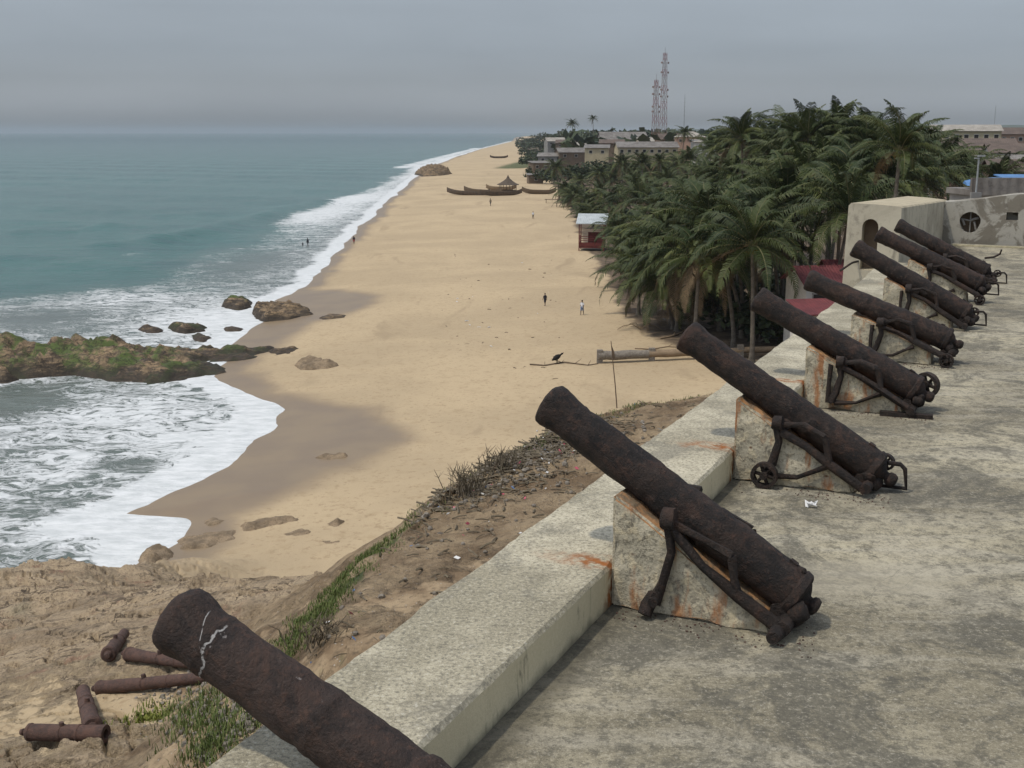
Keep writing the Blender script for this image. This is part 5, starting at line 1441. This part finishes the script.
person(308, 249, 1.6, 'taller of two dark figures wading in the foam', 'cloth_dark', 'cloth_dark', 1.2)
person(303, 250, .95, 'small child wading beside the taller dark figure', 'cloth_dark', 'cloth_dark', 1.0, .1)
person(354, 244, 1.5, 'person standing at the water edge on wet sand', 'cloth_dark', 'cloth_red', .2)
person(490.5, 206, 2.0, 'far person in pale clothes walking below the canoes', 'cloth_khaki', 'cloth_dark', .8)
person(533, 219, 1.7, 'person in light clothes on the sand near the red kiosk', 'cloth_white', 'cloth_khaki', -.4)

# ------------------------------------------------------------------ grass, shrubs, litter
def blades(mb, c, n, spread, hgt, r2, wid=.012, mi=0):
    for _ in range(n):
        a = r2.uniform(0, 6.28); q = r2.random() ** .5 * spread
        x, y = c[0] + q * math.cos(a), c[1] + q * math.sin(a); z = c[2]
        h_ = hgt * r2.uniform(.5, 1.2); b_ = r2.uniform(0, 6.28); ln = h_ * r2.uniform(.2, .8)
        w = Vector((-math.sin(b_), math.cos(b_), 0)) * wid; p0 = Vector((x, y, z - .03)); p1 = p0 + Vector((math.cos(b_) * ln * .4, math.sin(b_) * ln * .4, h_ * .7)); p2 = p0 + Vector((math.cos(b_) * ln, math.sin(b_) * ln, h_))
        mb.add([p0 - w, p0 + w, p1 + w * .8, p1 - w * .8, p2], [(0, 1, 2, 3), (3, 2, 4)], mi, r2.uniform(.02, 1))
r2 = random.Random(5); mb = MB()
pts = []
def crest(t):
    for a, b in zip(bank_tu[1:], bank_tu[2:]):
        if a[0] <= t <= b[0]: return a[1] + (b[1] - a[1]) * (t - a[0]) / (b[0] - a[0] + 1e-9)
    return 0
cand = [(r2.uniform(6.5, 12), r2.gauss(.9, .42)) for _ in range(420)] + [(r2.uniform(16, 26.0), r2.gauss(.25, .22)) for _ in range(300)] + [(r2.uniform(12, 16), r2.gauss(.5, .4)) for _ in range(40)]
tt = np.array([c[0] for c in cand]); uu = np.array([crest(c[0]) + c[1] for c in cand])
xx = A0[0] + DX * tt + NX * uu; yy = A0[1] + DY * tt + NY * uu; zz = ground(xx, yy)
for x, y, z in zip(xx, yy, zz): blades(mb, (x, y, z), 20, .2, .085, r2, .008)
o = mb.build('grass', 'grass'); o['kind'] = 'stuff'; o['label'] = 'green grass along the crest of the earth bank'; o['category'] = 'grass'
# grass and weeds at the foot of the wall, bottom left
mb = MB()
for q in at_ground_many([(r2.gauss(215, 26), r2.gauss(728, 20)) for _ in range(300)]):
    blades(mb, q, 12, .25, .16, r2, .009)
o = mb.build('weeds', 'grass'); o['kind'] = 'stuff'; o['label'] = 'sparse green weeds over the gravel at the wall foot'; o['category'] = 'weeds'
# yellow green cushion plant
q = at_ground(163, 716); mb = MB()
for _ in range(70): blades(mb, (r2.gauss(0, .42), r2.gauss(0, .25), 0.0), 12, .15, .14, r2, .016)
o = mb.build('cushion_plant', 'yellowgrass', loc=q); tag(o, 'yellow green cushion plant on the ground right of the old guns', 'plant')
# dry twiggy shrubs on the crest
for j, (px, py, sz, lb) in enumerate([(470, 492, .9, 'dry grey twiggy shrub on the bank crest, taller of two'), (500, 470, .6, 'low dry shrub by the litter heap on the crest'), (320, 636, .5, 'dry brown weed on the bank beside the parapet')]):
    b = at(px, py, 12.5); b[2] = gz(b[0], b[1]); mb = MB()
    for _ in range(46):
        a = r2.uniform(0, 6.28); l = sz * r2.uniform(.5, 1); p0 = Vector((r2.gauss(0, .22), r2.gauss(0, .16), 0)); p1 = p0 + Vector((math.cos(a) * .25 * l, math.sin(a) * .25 * l, l * .6)); p2 = p1 + Vector((r2.uniform(-.2, .2), r2.uniform(-.2, .2), .35 * l))
        mb.tube([p0, p1, p2], [.012, .008, .004], 4)
        for q_ in range(3): mb.tube([p1, p1 + Vector((r2.uniform(-.25, .25), r2.uniform(-.25, .25), r2.uniform(.05, .3))) * l], [.006, .003], 3)
    o = mb.build('dry_shrub', 'drygrass', loc=Vector(b)); tag(o, lb, 'shrub', 'dry shrubs on the bank')
# mixed litter and twigs strewn on the crest
mb = MB()
for _ in range(2500):
    t = r2.gauss(17.0, 2.3) if _ < 1900 else r2.uniform(2, 25); u = crest(min(max(t, -13), 27)) - abs(r2.gauss(.0, .9)) + .35 if _ < 1900 else r2.uniform(1.3, 8)
    q = P(t, u, 0); q.z = 0
    pts.append((q, r2.random()))
zz = ground(np.array([q.x for q, _ in pts]), np.array([q.y for q, _ in pts]))
for (q, kx), z in zip(pts, zz):
    q.z = float(z) + .02
    if kx < .68:
        a = r2.uniform(0, 6.28); l = r2.uniform(.08, .38); v_ = Vector((math.cos(a), math.sin(a), r2.uniform(-.1, .35))) * l
        mb.tube([q, q + v_ * .5 + Vector((0, 0, .02)), q + v_], r2.uniform(.008, .025), 4, 0)
    elif kx < .9:
        s0 = r2.uniform(.03, .09); mb.lathe([(-s0 * .6, .01), (-s0 * .3, s0 * .8), (s0 * .3, s0 * .8), (s0 * .6, .01)], 6, 1, Matrix.Translation(q) @ Matrix.Rotation(r2.uniform(0, 3), 4, 'X'))
    else:
        s0 = r2.uniform(.04, .10); v1 = Vector((r2.uniform(-1, 1), r2.uniform(-1, 1), r2.uniform(-.3, .6))) * s0; v2 = Vector((r2.uniform(-1, 1), r2.uniform(-1, 1), r2.uniform(-.3, .6))) * s0
        mb.add([q, q + v1, q + v1 + v2, q + v2, q + Vector((0, 0, .006)), q + v1 + Vector((0, 0, .006)), q + v1 + v2 + Vector((0, 0, .006)), q + v2 + Vector((0, 0, .006))], [(0, 1, 2, 3), (7, 6, 5, 4)], r2.choice((2, 2, 2, 3, 4)))
o = mb.build('litter', ['drygrass', 'stone', 'litterw', 'litterp', 'litterb']); o['kind'] = 'stuff'; o['label'] = 'twigs, stones and plastic litter strewn along the bank'; o['category'] = 'litter'
mb = MB()
zone = [(r2.uniform(260, 560), r2.uniform(255, 500)) for _ in range(330)] + [(r2.gauss(300, 60), r2.gauss(372, 6)) for _ in range(60)]
for q in at_ground_many(zone):
    if q.z < 1.0 or q.z > 3.4: continue
    a = r2.uniform(0, 6.28); l = r2.uniform(.06, .45); v_ = Vector((math.cos(a), math.sin(a), .05)) * l
    mb.tube([q + Vector((0, 0, .02)), q + v_ * .5 + Vector((0, 0, .05)), q + v_ + Vector((0, 0, .02))], r2.uniform(.01, .05), 4, r2.choice((0, 0, 0, 0, 1)))
o = mb.build('beach_debris', ['wood', 'litterw']); o['kind'] = 'stuff'; o['label'] = 'small dark scraps and twigs scattered over the sand'; o['category'] = 'debris'
# gravel at the wall foot and pale pebbles by the old guns
mb = MB()
for q in at_ground_many([(r2.gauss(222, 30), r2.gauss(714, 26)) if _ < 820 else (r2.gauss(165, 16), r2.gauss(692, 4)) for _ in range(900)]):
    s0 = .02 + .08 * r2.random() ** 3
    mb.lathe([(-s0 * .6, .01), (-s0 * .3, s0 * .8), (s0 * .3, s0 * .8), (s0 * .6, .01)], 6, 0, Matrix.Translation(q) @ Matrix.Rotation(r2.uniform(0, 3), 4, 'X'))
o = mb.build('gravel', 'stone'); o['kind'] = 'stuff'; o['label'] = 'loose gravel and pebbles at the wall foot'; o['category'] = 'gravel'
# scraps of rust and grit round the feet of the guns
mb = MB()
for i in range(1, 6):
    ti = (i - 1) * 3.83
    for _ in range(110):
        q = P(ti - .1 + r2.gauss(0, .12), r2.uniform(-1.7, -.1), TZ + .004); s0 = r2.uniform(.003, .011)
        mb.lathe([(-s0 * .5, .004), (-s0 * .2, s0), (s0 * .2, s0), (s0 * .5, .004)], 5, 0, Matrix.Translation(q) @ Matrix.Rotation(r2.uniform(0, 1), 4, 'X'))
o = mb.build('rust_flakes', 'iron_red'); o['kind'] = 'stuff'; o['label'] = 'flakes of rust scattered below the cannons'; o['category'] = 'debris'

# ------------------------------------------------------------------ far hills
rr = random.Random(3)
for D, x0, x1, hh, sd in ((2600, 690, 1500, 14, 1), (5200, 600, 1700, 40, 2)):
    mb = MB(); n = 90; vs = []
    for i in range(n + 1):
        px = x0 + (x1 - x0) * i / n; e = at_dist(px, 132, D)
        env = min(1, i / 14, (n - i) / 8 + .1)
        hgt = 10 + hh * env * (.55 + .5 * mn.fractal(Vector((i * .12, sd * 9.1, 0)), 1, 2, 5) + .25)
        vs += [(e[0], D - 300, 5), (e[0], D, max(10, hgt)), (e[0], D + 500, 5)]
    fs = [(i * 3 + j, i * 3 + j + 1, i * 3 + j + 4, i * 3 + j + 3) for i in range(n) for j in range(2)]
    mb.add(vs, fs)
    mb.add([], [])
    o = mb.build('hills', simple('hill_cover', (.035, .055, .028), (.06, .075, .04), .02), smooth=180); o['kind'] = 'structure'
# belt of far trees that reads as one mass
mb = MB()
for _ in range(2600):
    D = rr.uniform(500, 1500); px = rr.uniform(690, 1030) if _ % 4 else rr.uniform(560, 690)
    e = at_dist(px, 132, D); z = 10 + rr.uniform(0, 7) + (D - 500) * .004
    d1 = Vector((rr.uniform(-1, 1), rr.uniform(-1, 1), rr.uniform(-.6, .6))).normalized() * 3.2; d2 = d1.cross(Vector((rr.uniform(-1, 1), rr.uniform(-1, 1), rr.uniform(-1, 1)))).normalized() * 2.2
    for k_ in range(3):
        q = Vector((e[0], e[1], z)) + Vector((rr.gauss(0, 3), rr.gauss(0, 3), rr.gauss(0, 1.5)))
        mb.add([q - d1, q - d2, q + d1, q + d2], [(0, 1, 2, 3)], 0, rr.random())
o = mb.build('treeline', 'broad'); o['kind'] = 'stuff'; o['label'] = 'far belt of trees between the town and the hills'; o['category'] = 'trees'

# ------------------------------------------------------------------ haze
me = bpy.data.meshes.new('haze'); bm = bmesh.new(); bmesh.ops.create_cube(bm, size=1); bm.to_mesh(me); bm.free()
k = NT('haze_air'); v = k.n('ShaderNodeVolumePrincipled'); v.inputs['Color'].default_value = (.55, .60, .645, 1); v.inputs['Density'].default_value = .00009; v.inputs['Anisotropy'].default_value = .1
k.t.links.new(v.outputs[0], k.out.inputs['Volume']); me.materials.append(k.m)
o = link('haze', me); o.scale = (64000, 64000, 96); o.location = (0, 0, 48 - 6.5); o['kind'] = 'stuff'; o['label'] = 'thin coastal haze'; o['category'] = 'haze'

# ------------------------------------------------------------------ light, sky, camera
SUN_EL = 64; SUN_AZ = (-.90, -.43)
sd = bpy.data.lights.new('sun', 'SUN'); sd.energy = 2.3; sd.angle = R(2.0); sd.color = (1, .925, .80)
so_ = bpy.data.objects.new('sun', sd); col.objects.link(so_); so_.location = (-20, 10, 80)
sv = Vector((SUN_AZ[0], SUN_AZ[1], 0)).normalized() * math.cos(R(SUN_EL)) + Vector((0, 0, math.sin(R(SUN_EL))))
so_.rotation_euler = sv.to_track_quat('Z', 'Y').to_euler()
w = bpy.data.worlds.new('World'); sc.world = w; w.use_nodes = True
nt = w.node_tree; nt.nodes.clear()
sky = nt.nodes.new('ShaderNodeTexSky'); sky.sky_type = 'NISHITA'; sky.sun_disc = False; sky.sun_elevation = R(SUN_EL); sky.sun_rotation = math.atan2(SUN_AZ[0], SUN_AZ[1])
sky.air_density = 1.2; sky.dust_density = 2.0; sky.ozone_density = 1.0
hs = nt.nodes.new('ShaderNodeHueSaturation'); hs.inputs['Saturation'].default_value = .32
tc_ = nt.nodes.new('ShaderNodeTexCoord'); nz = nt.nodes.new('ShaderNodeTexNoise'); nz.inputs['Scale'].default_value = 5; nz.inputs['Detail'].default_value = 5
mpn = nt.nodes.new('ShaderNodeMapping'); mpn.inputs['Scale'].default_value = (1, 1, 5); nt.links.new(tc_.outputs['Generated'], mpn.inputs[0]); nt.links.new(mpn.outputs[0], nz.inputs['Vector'])
mr = nt.nodes.new('ShaderNodeMapRange'); mr.inputs[1].default_value = .3; mr.inputs[2].default_value = .75; mr.inputs[3].default_value = 1.24; mr.inputs[4].default_value = 1.38
nt.links.new(nz.outputs['Fac'], mr.inputs[0])
mx = nt.nodes.new('ShaderNodeMix'); mx.data_type = 'RGBA'; mx.blend_type = 'MULTIPLY'; mx.inputs[0].default_value = 1
nt.links.new(sky.outputs[0], hs.inputs['Color']); nt.links.new(hs.outputs[0], mx.inputs[6]); nt.links.new(mr.outputs[0], mx.inputs[7])
sx = nt.nodes.new('ShaderNodeSeparateXYZ'); nt.links.new(tc_.outputs['Generated'], sx.inputs[0])
me_ = nt.nodes.new('ShaderNodeValToRGB'); cr_ = me_.color_ramp
for i_, (pz, v_) in enumerate(((0, 1.2), (.02, 1.13), (.042, .83), (.065, .735), (.12, .76), (.5, 1.0))):
    e_ = cr_.elements[i_] if i_ < 2 else cr_.elements.new(pz)
    e_.position = pz; e_.color = (v_ * .75 * (.965 if 0 < i_ < 4 else 1), v_ * .75, v_ * .75 * (1.055 if 0 < i_ < 4 else 1), 1)
cr_.elements[len(cr_.elements) - 1].color = (1, 1, 1, 1)
nt.links.new(sx.outputs[2], me_.inputs[0])
mx2 = nt.nodes.new('ShaderNodeMix'); mx2.data_type = 'RGBA'; mx2.blend_type = 'MULTIPLY'; mx2.inputs[0].default_value = 1
nt.links.new(mx.outputs[2], mx2.inputs[6]); nt.links.new(me_.outputs[0], mx2.inputs[7])
mx3 = nt.nodes.new('ShaderNodeMix'); mx3.data_type = 'RGBA'; mx3.blend_type = 'MULTIPLY'; mx3.inputs[0].default_value = 1; mx3.inputs[7].default_value = (.94, 1.0, 1.105, 1)
nt.links.new(mx2.outputs[2], mx3.inputs[6])
bg = nt.nodes.new('ShaderNodeBackground'); bg.inputs['Strength'].default_value = .14
ow = nt.nodes.new('ShaderNodeOutputWorld'); nt.links.new(mx3.outputs[2], bg.inputs[0]); nt.links.new(bg.outputs[0], ow.inputs[0])

cd = bpy.data.cameras.new('camera'); cd.sensor_width = 36; cd.lens = F / 1024 * 36; cd.clip_end = 80000; cd.clip_start = .1
co = bpy.data.objects.new('camera', cd); col.objects.link(co); co.location = (0, 0, H); co.rotation_euler = (math.pi / 2 - TH, 0, 0)
sc.camera = co
sc.view_settings.view_transform = 'Standard'; sc.view_settings.look = 'None'; sc.view_settings.gamma = 1; sc.view_settings.exposure = -.14
sc.cycles.max_bounces = 6; sc.cycles.diffuse_bounces = 3; sc.cycles.volume_bounces = 1
sc.cycles.use_denoising = True
